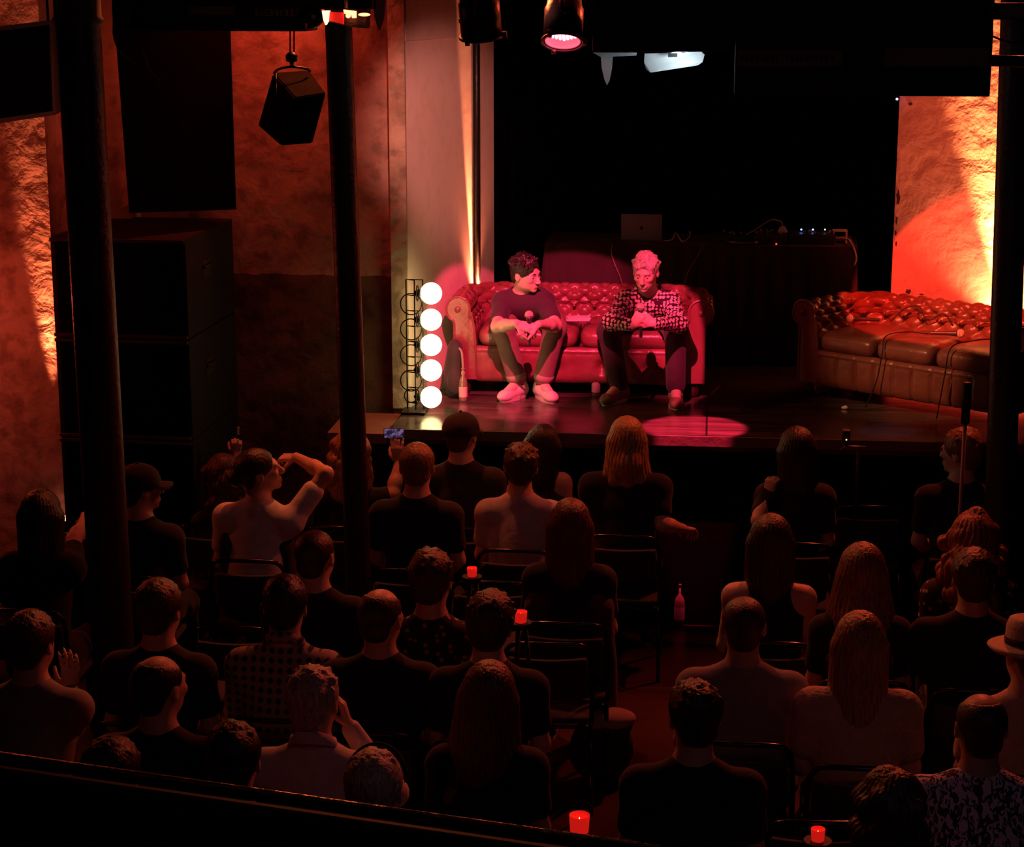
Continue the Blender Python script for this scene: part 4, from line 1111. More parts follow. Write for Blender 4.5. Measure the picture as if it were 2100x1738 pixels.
def H_curly(root, c, R, m, s=1., ln=.26, wide=1.15, seed=1, bun=False):
    S = hS(.007); h = lambda x, y, z: c + R @ (V3(x, y, z) * s); rr = random.Random(seed)
    cap_hair(S, h, R, s, .016, .006)
    for k in range(90):
        a = rr.uniform(-PI, PI); z = rr.uniform(-ln, .11)
        if abs(a) < 1.0 and z < .06: continue
        rad = (.085 if z > 0 else .080 * wide) * (1 if z < .05 else max(.25, 1 - (z - .05) * 12))
        p = h(math.sin(a) * rad, -.03 + math.cos(a) * rad, z); S.ell(p, rr.uniform(.026, .038) * s, None, .014)
        if k % 3 == 0: S.cone(p, p + V3(rr.uniform(-.02, .02), rr.uniform(-.02, .02), -.03), .016, .009, .01)
    S.cone(h(0, -.04, .02), h(0, -.065, -ln * .85), .080 * max(1, wide * .88), .072 * wide, .03)
    if bun: S.ell(h(.01, -.02, .125), .038 * s, None, .015)
    S.ell(h(0, .135, -.06), (.08 * s, .09 * s, .10 * s), R, .012, 'sub')
    S.post.append(ripple(c, R, .003, 29))
    return sobj(S, 'hair', m, root)
def H_bun(root, c, R, m, s=1., bz=.085, by=-.07, br=.035, tail=0.):
    S = hS(); h = lambda x, y, z: c + R @ (V3(x, y, z) * s)
    cap_hair(S, h, R, s, .006, 0); S.ell(h(0, by, bz), br * s, None, .012)
    if tail: S.cone(h(0, -.10, .02), h(0, -.12, -tail), .026, .012, .02)
    cut_face(S, h, R, s); S.post.append(ripple(c, R, .0018, 44))
    return sobj(S, 'hair', m, root)
HAIR = dict(short=H_short, crop=H_crop, long=H_long, curly=H_curly, bun=H_bun)

def head_R(yaw=0, pitch=0, roll=0): return rot(z=R_(yaw), x=R_(pitch), y=R_(roll))
def cap_on(root, c, R, m, s=1.):
    bm = bmesh.new(); h = lambda x, y, z: c + R @ (V3(x, y, z) * s); rows = []
    for j in range(9):
        el = j / 8 * PI / 2; rows.append([bm.verts.new(h(math.sin(a) * .094 * math.cos(el), -.012 + math.cos(a) * .112 * math.cos(el), .030 + .095 * math.sin(el) ** .9)) for a in [2 * PI * k / 32 for k in range(32)]] if j < 8 else [bm.verts.new(h(0, -.012, .125))])
    rows.insert(0, [bm.verts.new(h(math.sin(a) * .092, -.012 + math.cos(a) * .110, .012)) for a in [2 * PI * k / 32 for k in range(32)]])
    for A, B in zip(rows, rows[1:]):
        for k in range(32):
            if len(B) == 1: bm.faces.new((A[k], A[(k + 1) % 32], B[0]))
            else: bm.faces.new((A[k], A[(k + 1) % 32], B[(k + 1) % 32], B[k]))
    ball(bm, h(0, -.012, .127), .008, 8)
    o = obj('cap', bm, m, root, True); o.modifiers.new('s', 'SOLIDIFY').thickness = .004
    bm = bmesh.new(); g = []
    for i in range(13):
        a = -1.0 + 2.0 * i / 12; r0 = [math.sin(a) * .09, -.012 + math.cos(a) * .108]
        row = [bm.verts.new(h(r0[0] * (1 + .0 * t), r0[1] + .070 * t * math.cos(a * .9) ** .6, .022 - .012 * t - .02 * (a * a) * t)) for t in (0, .33, .66, 1)]
        g.append(row)
    for A, B in zip(g, g[1:]):
        for k in range(3): bm.faces.new((A[k], A[k + 1], B[k + 1], B[k]))
    p = obj('brim', bm, m, o, True); p.modifiers.new('s', 'SOLIDIFY').thickness = .004

# ------------------------------------------------------------------ chairs
def chair_proto():
    t = thing('chair', 'x', 'chair')
    bm = bmesh.new(); pillow(bm, (0, 0, .45), (.42, .42, .06), .3, 40, 14); obj('seat', bm, C_DARK, t, True)
    M_ch = mat('chair_tube', (.06, .055, .055), .2, metal=1.)
    bm = bmesh.new(); g = []
    for i in range(13):
        x = -.185 + .37 * i / 12; g.append([bm.verts.new((x, -.235 - .02 * k / 5 * 1.0 + .045 * (x / .2) ** 2, .575 + .185 * k / 5)) for k in range(6)])
    for A, B in zip(g, g[1:]):
        for k in range(5): bm.faces.new((A[k], A[k + 1], B[k + 1], B[k]))
    o = obj('backrest', bm, C_DARK, t, True); o.modifiers.new('s', 'SOLIDIFY').thickness = .022
    bm = bmesh.new()
    pts = [(-.205, -.20, .42), (-.207, -.215, .60), (-.200, -.225, .76), (-.182, -.235, .815), (-.14, -.25, .842), (0, -.268, .850), (.14, -.25, .842), (.182, -.235, .815), (.200, -.225, .76), (.207, -.215, .60), (.205, -.20, .42)]
    tube(bm, spline(pts, 5), .0115, 10); obj('back_frame', bm, M_ch, t, True)
    for sx in (-1, 1):
        for y0, y1 in ((.18, .22), (-.20, -.24)):
            bm = bmesh.new(); tube(bm, [(sx * .20, y0, .43), (sx * .205, (y0 + y1) / 2, .22), (sx * .21, y1, .004)], .0115, 10); obj('leg', bm, M_ch, t, True)
    bm = bmesh.new(); tube(bm, [(-.20, .18, .42), (.20, .18, .42), (.205, -.20, .42), (-.205, -.20, .42)], .010, 8, closed=True); obj('seat_frame', bm, M_ch, t, True)
    return t
CH0 = chair_proto(); CH_USED = [False]
def place_chair(x, y, rz, label):
    if not CH_USED[0]:
        CH_USED[0] = True; CH0.location = (x, y, 0); CH0.rotation_euler = (0, 0, rz); CH0['label'] = label; CH0['group'] = 'tube framed chairs of the audience'; return CH0
    return dup(CH0, (x, y, 0), rz, label, 'tube framed chairs of the audience')

# ------------------------------------------------------------------ the audience, seated with their backs to the camera
PD = W          # hands and elbows: image column and row at a room depth
def viewer(u, v, who, chair_lab, hair, hair_m, top, sk=SK1, zh=1.22, yaw=0, hyaw=0, hpitch=0, hroll=0, w=1., sleeve='short', lean=0., twist=0, arms_at=None, hands=None, res=.010, cap=None, chair=True, fwd=.30, cm=None, **kw):
    c = G(u, v, zh); rz = R_(yaw)
    t = thing('person', who, 'person', (c.x, c.y, 0), rz, None)
    Mi = Matrix.Rotation(-rz, 3, 'Z'); loc = lambda p: Mi @ (Vector(p) - Vector((c.x, c.y, 0)))
    dz = zh - 1.22
    hc = V3(0, .0, zh)
    J = dict(c=hc, R=head_R(hyaw, hpitch, hroll), n=V3(0, -.035 - lean * .3, 1.06 + dz)); kw.setdefault('s', 1.11)
    tw = R_(twist); sx = .168 * w
    for q, g in (('l', -1), ('r', 1)):
        J['s' + q] = V3(g * sx * math.cos(tw), -.05 - lean * .35 + g * sx * math.sin(tw), .972 + dz)
        J['e' + q] = V3(g * (sx + .035), -.03 - lean * .2, .72 + dz); J['w' + q] = V3(g * .11, .20, .62 + dz * .5)
        J['h' + q] = V3(g * .10, -.10 - lean, .53); J['k' + q] = V3(g * .13, fwd, .50); J['a' + q] = V3(g * .13, fwd + .02, .10); J['t' + q] = V3(g * .14, fwd + .16, .03)
    J['p'] = V3(0, -.14 - lean, .58)
    if arms_at:
        for k, p in arms_at.items(): J[k] = loc(p) if isinstance(p, Vector) else V3(*p)
    hn = None
    if hands: hn = {k: (Mi @ Vector(x[0]), Mi @ Vector(x[1])) + tuple(x[2:]) for k, x in hands.items()}
    figure(t, J, sk, top, hair, hair_m, sleeve, C_BLACK if trouser_dark else C_BTR, C_SHOE, res, kw.pop('face', False), hn, w, **kw)
    if cap: cap_on(t, J['c'], J['R'], cap, 1.11)
    if chair: place_chair(c.x + math.sin(rz) * .10 + math.sin(rz) * lean, c.y - math.cos(rz) * (.10 + lean), rz, chair_lab)
    return t, J, c
trouser_dark = True
C_SHOE = cloth('shoe', (.03, .028, .028))

# row by the stage
viewer(87, 1060, 'person with straight dark hair by the glowing left wall, right arm raised', 'black chair by the left wall under the person with raised arm', ('long', .22, .85, 1.1, .008), H_BLACK, C_BLACK, SK1, w=.92,
       arms_at=dict(er=PD(150, 1110, 9.0), wr=PD(172, 1072, 9.2)), hands=None, res=.008)
viewer(288, 1003, 'person in black, face turned right, sitting right behind the thick left column', 'black chair right of the thick column, in front of the loudspeaker stack', ('short', .006, 0, 0), H_BLACK, C_BLACK, SK2, hyaw=-48, w=1.0, cap=C_BLACK, face=True)
viewer(532, 968, 'person in white t-shirt drinking with head thrown back and right elbow raised', 'chair with a dark jacket under the person in white who drinks', ('bun', -.0, -.115, .045, .03), H_BLACK, C_WHITE, SK1, hyaw=-70, hpitch=12, hroll=6, w=1.12, twist=-8, zh=1.24,
       arms_at=dict(er=PD(668, 972, 9.75), wr=PD(607, 938, 9.95)), hands=dict(r=((-1, .2, -.15), (-.2, .3, -1), 1, 1., (.7, .6, .4))), res=.0065, face=True, belly=1.1)
viewer(719, 936, 'person with a cloud of curly blond hair behind the slim column, holding up a phone', 'black chair behind the slim column', ('curly', .20, 1.1, 4), H_BLOND, C_BLACK, SK1, zh=1.17, fwd=.15, w=.85,
       arms_at=dict(er=PD(806, 1015, 10.35), wr=PD(818, 950, 10.45)), hands=dict(r=((-.1, .1, 1), (0, 1, 0), 1, 1., (.25, .5, .5))), res=.0065)
viewer(856, 958, 'person in black t-shirt with tied up brown hair left of the cap wearer', 'black chair under the person with tied up brown hair', ('bun', .098, -.03, .03), H_LBR, C_BLACK, SK1, w=1.08, zh=1.31)
viewer(947, 893, 'person in black t-shirt and dark baseball cap in the front row', 'black chair under the cap wearer in the front row', ('crop',), H_BROWN, C_DARK, SK3, zh=1.30, w=1.12, hyaw=-18, cap=C_DARK)
viewer(1068, 958, 'person with short dark hair in pale pinkish grey shirt, front rows', 'black chair under the person in pale pinkish grey shirt', ('short', .010, 0, .5), H_BROWN, C_LGREY, SK1, w=1.05, hyaw=6, hroll=3)
viewer(1112, 918, 'person with long black hair and bare right shoulder near the stage', 'black chair under the bare shouldered person near the stage', ('long', .26, .9, .9, .006), H_BLACK, C_BLACK, SK1, zh=1.17, w=.85, fwd=.22, sleeve='none', strap=True, hroll=6,
       arms_at=dict(sr=PD(1152, 990, 10.75), er=PD(1165, 1050, 10.7)))
viewer(1285, 905, 'person in black t-shirt with shoulder length blond hair, tall in the front row', 'black chair under the shoulder length blond person', ('long', .185, 1.0, 1.2, .010, .02), H_BLOND, C_BLACK, SK1, zh=1.30, w=1.15, hyaw=8,
       arms_at=dict(er=PD(1358, 1075, 10.25), wr=PD(1402, 1085, 10.42)), hands=dict(r=((.3, .6, -.2), (0, 0, -1), 1, 1., (.5, .5, .4))), res=.008)
viewer(1633, 925, 'person with long straight black hair, hand near the chin, right part of the front row', 'black chair under the long black haired person at the right front', ('long', .32, .85, 1.0, .006), H_BLACK, C_BLACK, SK1, zh=1.28, w=.9, hyaw=14, hroll=-3,
       arms_at=dict(el=PD(1556, 1068, 10.15), wl=PD(1574, 1016, 10.25)), hands=dict(l=((.25, .1, 1), (.6, 1, .3), -1, .95, (1., 1., .6))), res=.0075)
vt, vJ, vc = viewer(1972, 930, 'person with glasses looking left, beside the column at the right', 'black chair beside the right column under the glasses wearer', ('short', .012, .004, .5), H_LBR, C_BLACK, SK1, zh=1.28, hyaw=52, w=1.05, face=True, res=.008)
# glasses of that person
bm = bmesh.new(); hh = lambda x, y, z: vJ['c'] + vJ['R'] @ V3(x, y, z)
for q in (-1, 1):
    ring(bm, hh(q * .031, .104, .004), .021, .002, vJ['R'] @ rot(x=PI / 2)); tube(bm, [hh(q * .052, .100, .008), hh(q * .079, .01, .010)], .002, 6)
tube(bm, [hh(-.011, .106, .008), hh(.011, .106, .008)], .002, 6); obj('glasses', bm, M_chrome, vt, True)

# second rows
viewer(1170, 1082, 'person with very long auburn brown hair, middle of the audience', 'black chair under the person with very long auburn brown hair', ('long', .34, 1.0, 1.1, .012), hairmat('hair_dark_auburn', (.13, .045, .03)), C_BLACK, SK1, w=.95)
viewer(1580, 1115, 'person with long dark hair and bare shoulders in a black racerback top', 'black chair under the person in the racerback top', ('long', .28, 1.0, .9, .012), H_BROWN, C_BLACK, SK3, w=.98, sleeve='none', strap=True)
viewer(1767, 1180, 'person with long light brown hair flaring over the shoulders', 'black chair under the person with flaring light brown hair', ('long', .33, 1.45, 1.5, .018, .04), H_LBR, C_BLACK, SK1, w=.95)
viewer(1994, 1112, 'person with big curly red hair in a bun near the right column', 'black chair under the curly red haired person', ('curly', .32, 1.5, 9, True), H_RED, C_FLORAL, SK1, w=.98)
viewer(1996, 1187, 'dark haired person in black jacket in front of the curly red head', 'black chair under the person in black jacket at the right', ('short', .012, 0, .4), H_BROWN, C_BLACK, SK2, w=1.2, sleeve='long', zh=1.24,
       arms_at=dict(el=PD(1885, 1360, 8.1), wl=PD(1905, 1392, 8.3)), hands=dict(l=((.1, .5, -.9), (1, 0, 0), -1, 1.15, (1.0, .9, .6))), res=.007)
viewer(1525, 1285, 'person with shaved head in a grey t-shirt, right of the aisle', 'black chair under the shaven person in grey', ('crop',), H_BROWN, C_GREY, SK2, w=1.2, hroll=0)
viewer(1762, 1325, 'person with long straight blond hair and cream knitted top', 'black chair under the blond person in cream knitwear', ('long', .40, .95, 1.2, .012), H_BLOND, C_CREAM, SK1, w=1.05, arms=1.25)
ht, hJ, hc_ = viewer(2108, 1342, 'person in beige shirt and pale straw hat at the right edge', 'black chair at the right edge under the hat wearer', ('crop',), H_BROWN, C_BEIGE, SK1, w=1.15, hyaw=20, zh=1.22)
bm = bmesh.new(); M = hJ['R'] @ rot(x=R_(-4)); hcn = hJ['c'] + hJ['R'] @ V3(0, -.01, .045)
lathe(bm, [(.150, -.020), (.165, -.004), (.150, .002), (.120, .0), (.098, .004), (.096, .03), (.092, .075), (.080, .105), (.05, .112), (.0, .100)], hcn, M, 40)
ho = obj('straw_hat', bm, mat('straw', (.62, .50, .38), .8, bump=.6, bscale=90), ht, True); ho.modifiers.new('s', 'SOLIDIFY').thickness = .004
bm = bmesh.new(); lathe(bm, [(.099, .008), (.098, .034)], hcn, M, 40); o = obj('hat_band', bm, C_DARK, ho, True); o.modifiers.new('s', 'SOLIDIFY').thickness = .003
viewer(2010, 1493, 'bald person in blue and white leaf patterned shirt, bottom right', 'black chair under the person in leaf patterned shirt', ('crop', True), H_BROWN, C_LEAF, SK2, w=1.22, hyaw=6)
viewer(1424, 1472, 'dark haired person in black shirt beside the aisle, lower middle right', 'black chair under the dark haired person beside the aisle', ('short', .010, 0, .4), H_BLACK, C_BLACK, SK1, w=1.15, hyaw=12, hpitch=-4)
viewer(1822, 1668, 'head with dark curly hair at the bottom edge on the right', 'black chair at the bottom under the curly dark head', ('curly', .08, 1.0, 21), H_BROWN, C_DARK, SK1, w=1.0)
viewer(645, 1440, 'person with short grey blond hair and white collared shirt, lower left middle', 'black chair under the person in white collared shirt', ('short', .008, .002, .5), H_GREY, C_WHITE, SK3, w=1.1, hyaw=-10, collar=C_WHITE, sleeve='long',
       arms_at=dict(er=(.26, .16, .80), wr=(.10, .13, 1.08)), hands=dict(r=((-.3, .1, .9), (-.6, -.1, -.2), 1, 1., (.5, .6, .4))), res=.008)
pt_, pJ, pc_ = viewer(768, 1622, 'head with grey hair and dark sunglasses pushed up, behind the railing', 'black chair at the bottom under the grey head with sunglasses', ('short', .010, 0, .3), H_GREY, C_DARK, SK1, w=1.0, hpitch=-6)
bm = bmesh.new(); tube(bm, [pJ['c'] + pJ['R'] @ V3(math.sin(a) * .100, .035 + .03 * math.cos(a), .030 + math.cos(a) * .108) for a in [R_(-95 + 190 * k / 20) for k in range(21)]], .007, 8)
obj('sunglasses_arm', bm, C_BLACK, pt_, True)
viewer(1002, 1432, 'person with long wavy dark blond hair spreading over both shoulders, lower middle', 'black chair under the person with spreading wavy hair', ('long', .33, 1.15, 1.5, .012, .05), hairmat('hair_dark_blond', (.20, .11, .06)), C_BLACK, SK1, w=.95, hroll=4)
viewer(328, 1412, 'balding person in dark clothes at the lower left', 'black chair under the balding person at the lower left', ('crop', True), H_BLACK, C_BLACK, SK1, w=1.1, hyaw=-25, face=True)
viewer(328, 1252, 'dark haired person with bare neck right of the thick column base', 'black chair under the dark haired person right of the thick column', ('short', .012, 0, .2), H_BROWN, C_BLACK, SK1, w=1.05, hyaw=-12)
viewer(648, 1142, 'person with close cropped hair and reddish neck left of the slim column', 'black chair under the close cropped person', ('crop',), H_BROWN, C_BLACK, SK3, w=1.1, hyaw=-14)
viewer(586, 1245, 'person in plaid shirt with dark hair, left middle', 'black chair under the person in plaid shirt', ('short', .010, 0, .3), H_BLACK, C_PLAID, SK1, w=1.12, collar=C_PLAID, sleeve='long', hpitch=-8)
viewer(782, 1268, 'person with a bald spot and black t-shirt, centre left', 'black chair under the person with the bald spot', ('crop', True), H_BROWN, C_BLACK, SK1, w=1.12, hyaw=-16, face=True)
viewer(886, 1192, 'person with wavy brown hair and floral dark shirt, centre', 'black chair under the person in floral dark shirt', ('short', .014, .004, .6), H_BROWN, C_FLORAL, SK1, w=1.05, hyaw=-10, sleeve='long')
viewer(1004, 1283, 'person with thick dark hair and pale neck in black t-shirt, centre', 'black chair under the thick dark haired person in the centre', ('short', .018, .004, .7), H_BROWN, C_BLACK, SK3, w=1.08, hroll=5)
viewer(66, 1320, 'person in dark grey shirt raising the right hand, far left', 'black chair under the person raising a hand at the far left', ('short', .010, 0, .2), H_BROWN, C_GREY, SK1, w=1.1, hyaw=-12, sleeve='long',
       arms_at=dict(er=PD(143, 1490, 7.0), wr=PD(146, 1415, 7.2)), hands=dict(r=((.0, .0, 1), (-.6, 1, 0), 1, 1., (.3, .4, .3))), res=.008)
viewer(480, 1560, 'dark figure with short hair at the lower left, left of the white collared shirt', 'black chair under the dark figure at the lower left', ('short', .010, 0, .3), H_BLACK, C_BLACK, SK1, w=1.05)
viewer(232, 1592, 'dark head with reddish right ear at the bottom left', 'black chair at the bottom left under the dark head', ('short', .010, 0, .2), H_BLACK, C_BLACK, SK3, w=1.0, hyaw=-8)
# forearm with a small phone, seen left of the drinker: a person further forward
viewer(462, 985, 'person with wavy dark hair holding up a small phone, left of the drinker', 'black chair in front of the drinker', ('curly', .14, 1.0, 5), H_BROWN, C_BLACK, SK1, zh=1.02, fwd=.15, w=.72,
       arms_at=dict(er=PD(476, 1030, 10.6), wr=PD(485, 935, 10.7)), hands=dict(r=((.02, .1, 1), (-.3, 1, 0), 1, .85, (1.0, 1.0, .6))), res=.0065)

# ------------------------------------------------------------------ the two men on the left sofa
def Wz(u, y, z):
    x = W(u, 700, y).x
    for _ in range(4):
        r = Vector((x, y, z)) - Vector((0, 0, EYE)); uu = CX + F_PX * r.dot(VR) / r.dot(VF); x += (u - uu) * y / F_PX
    return V3(x, y, z)
def look_R(f, up=(0, 0, 1)):
    f = Vector(f).normalized(); x = f.cross(Vector(up)).normalized(); return Matrix((x, f, x.cross(f))).transposed()
def eyes_on(root, c, R, s, brow_m, look=(0, 0)):
    Mw = mat('eye_white', (.75, .70, .68), .2); Mi_ = mat('iris', (.03, .02, .02), .2)
    for q in (-1, 1):
        bm = bmesh.new(); ball(bm, c + R @ (V3(q * .031, .0745, .003) * s), .0125 * s, 16); e = obj('eye', bm, Mw, root, True)
        bm = bmesh.new(); ball(bm, c + R @ (V3(q * .031 + look[0],   .0830, .002 + look[1]) * s), (.0062 * s,) * 3, 12); obj('iris', bm, Mi_, e, True)
        bm = bmesh.new(); tube(bm, [c + R @ (V3(q * x, y, z) * s) for x, y, z in ((.014, .0915, .024), (.030, .0915, .030), (.050, .082, .025))], [.0035, .0042, .002], 8); obj('eyebrow', bm, brow_m, root, True)
def mic(lab, p0, d, m=None):
    t = thing('microphone', lab, 'microphone', p0); M = frame_to(d)
    bm = bmesh.new(); lathe(bm, [(0, 0), (.009, 0), (.010, .004), (.0125, .10), (.017, .155), (.019, .160), (.019, .168), (0, .168)], (0, 0, 0), M, 20); obj('handle', bm, mat('mic_black', (.03, .03, .03), .4), t, True)
    bm = bmesh.new(); ball(bm, M @ V3(0, 0, .188), .0265, 20); ring(bm, M @ V3(0, 0, .180), .0262, .003, M); obj('mic_grille', bm, mat('mic_mesh', (.7, .66, .6), .4, metal=.4, bump=.8, bscale=350), t, True)
    return t
YS = SY1
HD = ST + .40 + .06            # sofa seat top
pel = .33
# first man: black t-shirt, grey rolled trousers, white sneakers
t1 = thing('person', 'person in dark t-shirt and rolled grey trousers seated on the left of the sofa', 'person', Wz(1085, YS + .3, ST))
o1 = t1.location.copy()
def seated_on_stage(t, u, o, hc, fR, n, sl, sr, el, er, wl, wr, kl, kr, al, ar, tl, tr, py, pu):
    J = dict(c=hc, R=fR, n=n, sl=sl, sr=sr, el=el, er=er, wl=wl, wr=wr, kl=kl, kr=kr, al=al, ar=ar, tl=tl, tr=tr)
    J['p'] = Wz(pu, py, HD + .09); d = (sr - sl).normalized()
    J['hl'] = J['p'] - d * .09 + V3(0, -.03, -.01); J['hr'] = J['p'] + d * .09 + V3(0, -.03, -.01)
    for k in J:
        if isinstance(J[k], Vector): J[k] = J[k] - o
    return J
# in these joints l/r are the men's own left/right; they face the camera so 'l' is on the image right
dS = YS + .02
R1 = look_R(VR * .80 - Vector((VF.x, VF.y, 0)) * .62 + V3(0, 0, -.16))
R1 = R1 @ rot(y=R_(6))
J1 = seated_on_stage(t1, 1080, o1, P(1079, 563, 12.12), R1, P(1072, 604, 12.25), P(1118, 622, 12.18), P(1031, 622, 12.22), P(1139, 668, 12.0), P(1020, 670, 12.02), P(1104, 666, 11.72), P(1060, 664, 11.72),
     Wz(1138, YS - .10, ST + .47), Wz(1031, YS - .10, ST + .47), Wz(1112, YS - .06, ST + .10), Wz(1062, YS - .06, ST + .10), Wz(1112, YS - .06, ST + .03) + V3(.085, -.14, 0), Wz(1062, YS - .06, ST + .03) + V3(-.09, -.14, 0), YS + .32, 1084)
J1['cuff'] = .10; J1['cuffr'] = .062
figure(t1, J1, SK3, C_TEE, ('short', .008, .010, .9, .005), H_BLACK, 'short', C_TROU, mat('sneaker', (.68, .60, .56), .6, bump=.3, bscale=60), .005, True,
       dict(l=(-VR * .9 - VU * .25 + VF * .1, -VF * -.3 - VU * .5, 1, .95, (.55, .9, .6)), r=(VR * .9 - VU * .3 - VF * .15, VF * .6 - VU * .4, -1, .95, (.45, .8, .6))), w=.98, s=.96, clothes_res=.006, tee_neck=1.05)
eyes_on(t1, J1['c'], J1['R'], .96, H_BLACK, (.003, 0))
for q in 'lr':      # rolled cuffs and socks
    an, kn = J1['a' + q], J1['k' + q]; d = (kn - an).normalized(); p = an.lerp(kn, .12)
    bm = bmesh.new(); lathe(bm, [(.058, -.022), (.064, -.02), (.065, .018), (.058, .022)], p, frame_to(d), 24); o = obj('rolled_cuff', bm, cloth('cuff', (.34, .28, .25)), t1, True); o.modifiers.new('s', 'SOLIDIFY').thickness = .004
    bm = bmesh.new(); lathe(bm, [(.042, -.05), (.040, .0), (.044, .06)], an, frame_to(d), 20); obj('sock', bm, C_BLACK, t1, True)
mic('microphone held in the clasped hands of the person in dark t-shirt', P(1085, 646, 11.72) - VU * .188, VU)

# second man: patterned shirt, grey hair
t2 = thing('person', 'grey haired person in patterned shirt seated on the right of the sofa, speaking', 'person', Wz(1318, YS + .3, ST))
o2 = t2.location.copy()
R2 = look_R(-Vector((VF.x, VF.y, 0)) - VR * .30 + V3(0, 0, -.28))
J2 = seated_on_stage(t2, 1320, o2, P(1324, 560, 11.90), R2, P(1330, 604, 12.08), P(1374, 622, 12.05), P(1284, 620, 12.05), P(1392, 664, 11.86), P(1254, 660, 11.84), P(1341, 664, 11.66), P(1297, 668, 11.66),
     Wz(1386, YS - .12, ST + .46), Wz(1248, YS - .12, ST + .46), Wz(1386, YS - .15, ST + .10), Wz(1270, YS - .10, ST + .10), Wz(1386, YS - .15, ST + .03) + V3(.01, -.16, 0), Wz(1270, YS - .10, ST + .03) + V3(-.09, -.14, 0), YS + .32, 1320)
J2['cuff'] = .05; J2['cuffr'] = .062
figure(t2, J2, SK3, C_SPOT, ('short', .007, .008, .55, .005), H_GREY, 'long', C_BTR, mat('boot', (.30, .17, .11), .6, bump=.4, bscale=40), .005, True,
       dict(l=(-VR * .75 + VU * .45 - VF * .1, -VR * .3 + VF * .9, 1, .95, (.9, 1.0, .6)), r=(VR * .55 + VU * .75 - VF * .1, VR * .4 + VF * .9, -1, .95, (.9, 1.0, .6))), w=1.03, s=.96, clothes_res=.006, collar=C_SPOT, tee_neck=1.15)
eyes_on(t2, J2['c'], J2['R'], .96, H_GREY, (0, -.002))
mic('microphone held in both hands of the grey haired person', P(1314, 630, 11.665) - VU * .188, VU)
# ================================================================== objects on the stage and in the hall
YD = 15.55 * KS
zt_ = W(1440, 503, YD).z; xa, xb = W(1118, 503, YD).x, W(1758, 515, YD).x
t = thing('table', 'long table with floor length dark cloth behind the sofas, carrying a laptop', 'table', ((xa + xb) / 2, YD + .3, ST))
bm = bmesh.new(); box(bm, (0, 0, zt_ - ST - .015), (xb - xa, .62, .03), bev=.004); obj('table_top', bm, mat('table_cloth_top', (.07, .035, .035), .8, bump=.5, bscale=12), t)
bm = bmesh.new(); n = 120; A = []; B = []
ring_ = []
for i in range(n + 1):
    x = (xa - xb) / 2 + (xb - xa) * i / n; ring_.append((x, -.312, 0))
ring_ = [((xa - xb) / 2 - .03, .31, 0)] + ring_ + [((xb - xa) / 2 + .03, .31, 0)]
for i, (x, y, _) in enumerate(ring_):
    f = .012 * math.sin(i * .9) ; A.append(bm.verts.new((x, y, zt_ - ST))); B.append(bm.verts.new((x * 1.03 - (.06 if i < 2 else 0), y - (.05 + f), .01)))
for i in range(len(A) - 1): bm.faces.new((A[i], A[i + 1], B[i + 1], B[i]))
o = obj('table_cloth', bm, mat('table_cloth', (.03, .012, .014), .85, bump=.6, bscale=10), t, True); o.modifiers.new('s', 'SOLIDIFY').thickness = .006
for sx in (-1, 1):
    for sy in (-1, 1):
        bm = bmesh.new(); tube(bm, [(sx * ((xb - xa) / 2 - .08), sy * .24, 0), (sx * ((xb - xa) / 2 - .08), sy * .24, zt_ - ST - .03)], .018, 10); obj('leg', bm, M_blackmetal, t, True)
TT = zt_
def on_table(u, dy=.3): return Vector((W(u, 490, YD + dy).x, YD + dy, TT))
M_dev = mat('device_black', (.03, .03, .032), .45, bump=.2, bscale=80)
# laptop
lx0, lx1 = W(1273, 475, YD + .08).x, W(1357, 475, YD + .08).x; lw = lx1 - lx0
t = thing('laptop', 'open dark grey laptop seen from behind on the long table', 'laptop', ((lx0 + lx1) / 2, YD + .14, TT))
lh = (502 - 449) / 3900 * YD * 1.03
Ml = mat('laptop_grey', (.22, .20, .23), .5, metal=.2)
bm = bmesh.new(); box(bm, (0, .11, .008), (lw, .21, .014), bev=.003); obj('keyboard_base', bm, Ml, t)
Ml_ = rot(x=R_(6))
bm = bmesh.new(); box(bm, Ml_ @ V3(0, 0, lh / 2) + V3(0, 0, .012), (lw, .007, lh), M=Ml_, bev=.003); lid = obj('lid', bm, Ml, t)
bm = bmesh.new(); M_logo = mat('logo_dark', (.02, .02, .02), .25); c_ = Ml_ @ V3(0, -.0045, lh * .47) + V3(0, 0, .012)
pts = []
for k in range(40):
    a = 2 * PI * k / 40; r = .013 * (1 - .10 * max(0, math.sin(a)) ** 6 - .07 * max(0, -math.sin(a)) ** 8)
    x, z = r * math.cos(a) * .95, r * math.sin(a)
    dx, dz = x - .0155, z - .001
    dd_ = math.hypot(dx, dz)
    if dd_ < .0062: x, z = .0155 + dx / dd_ * .0062 * (1 if dx < 0 else -1), .001 + dz
    pts.append(c_ + Ml_ @ V3(x, 0, z))
prism(bm, pts, (0, -.0008, 0)); ball(bm, c_ + Ml_ @ V3(.002, 0, .0165), (.0022, .0006, .0042), 10, rot(y=R_(30))); obj('logo', bm, M_logo, lid)

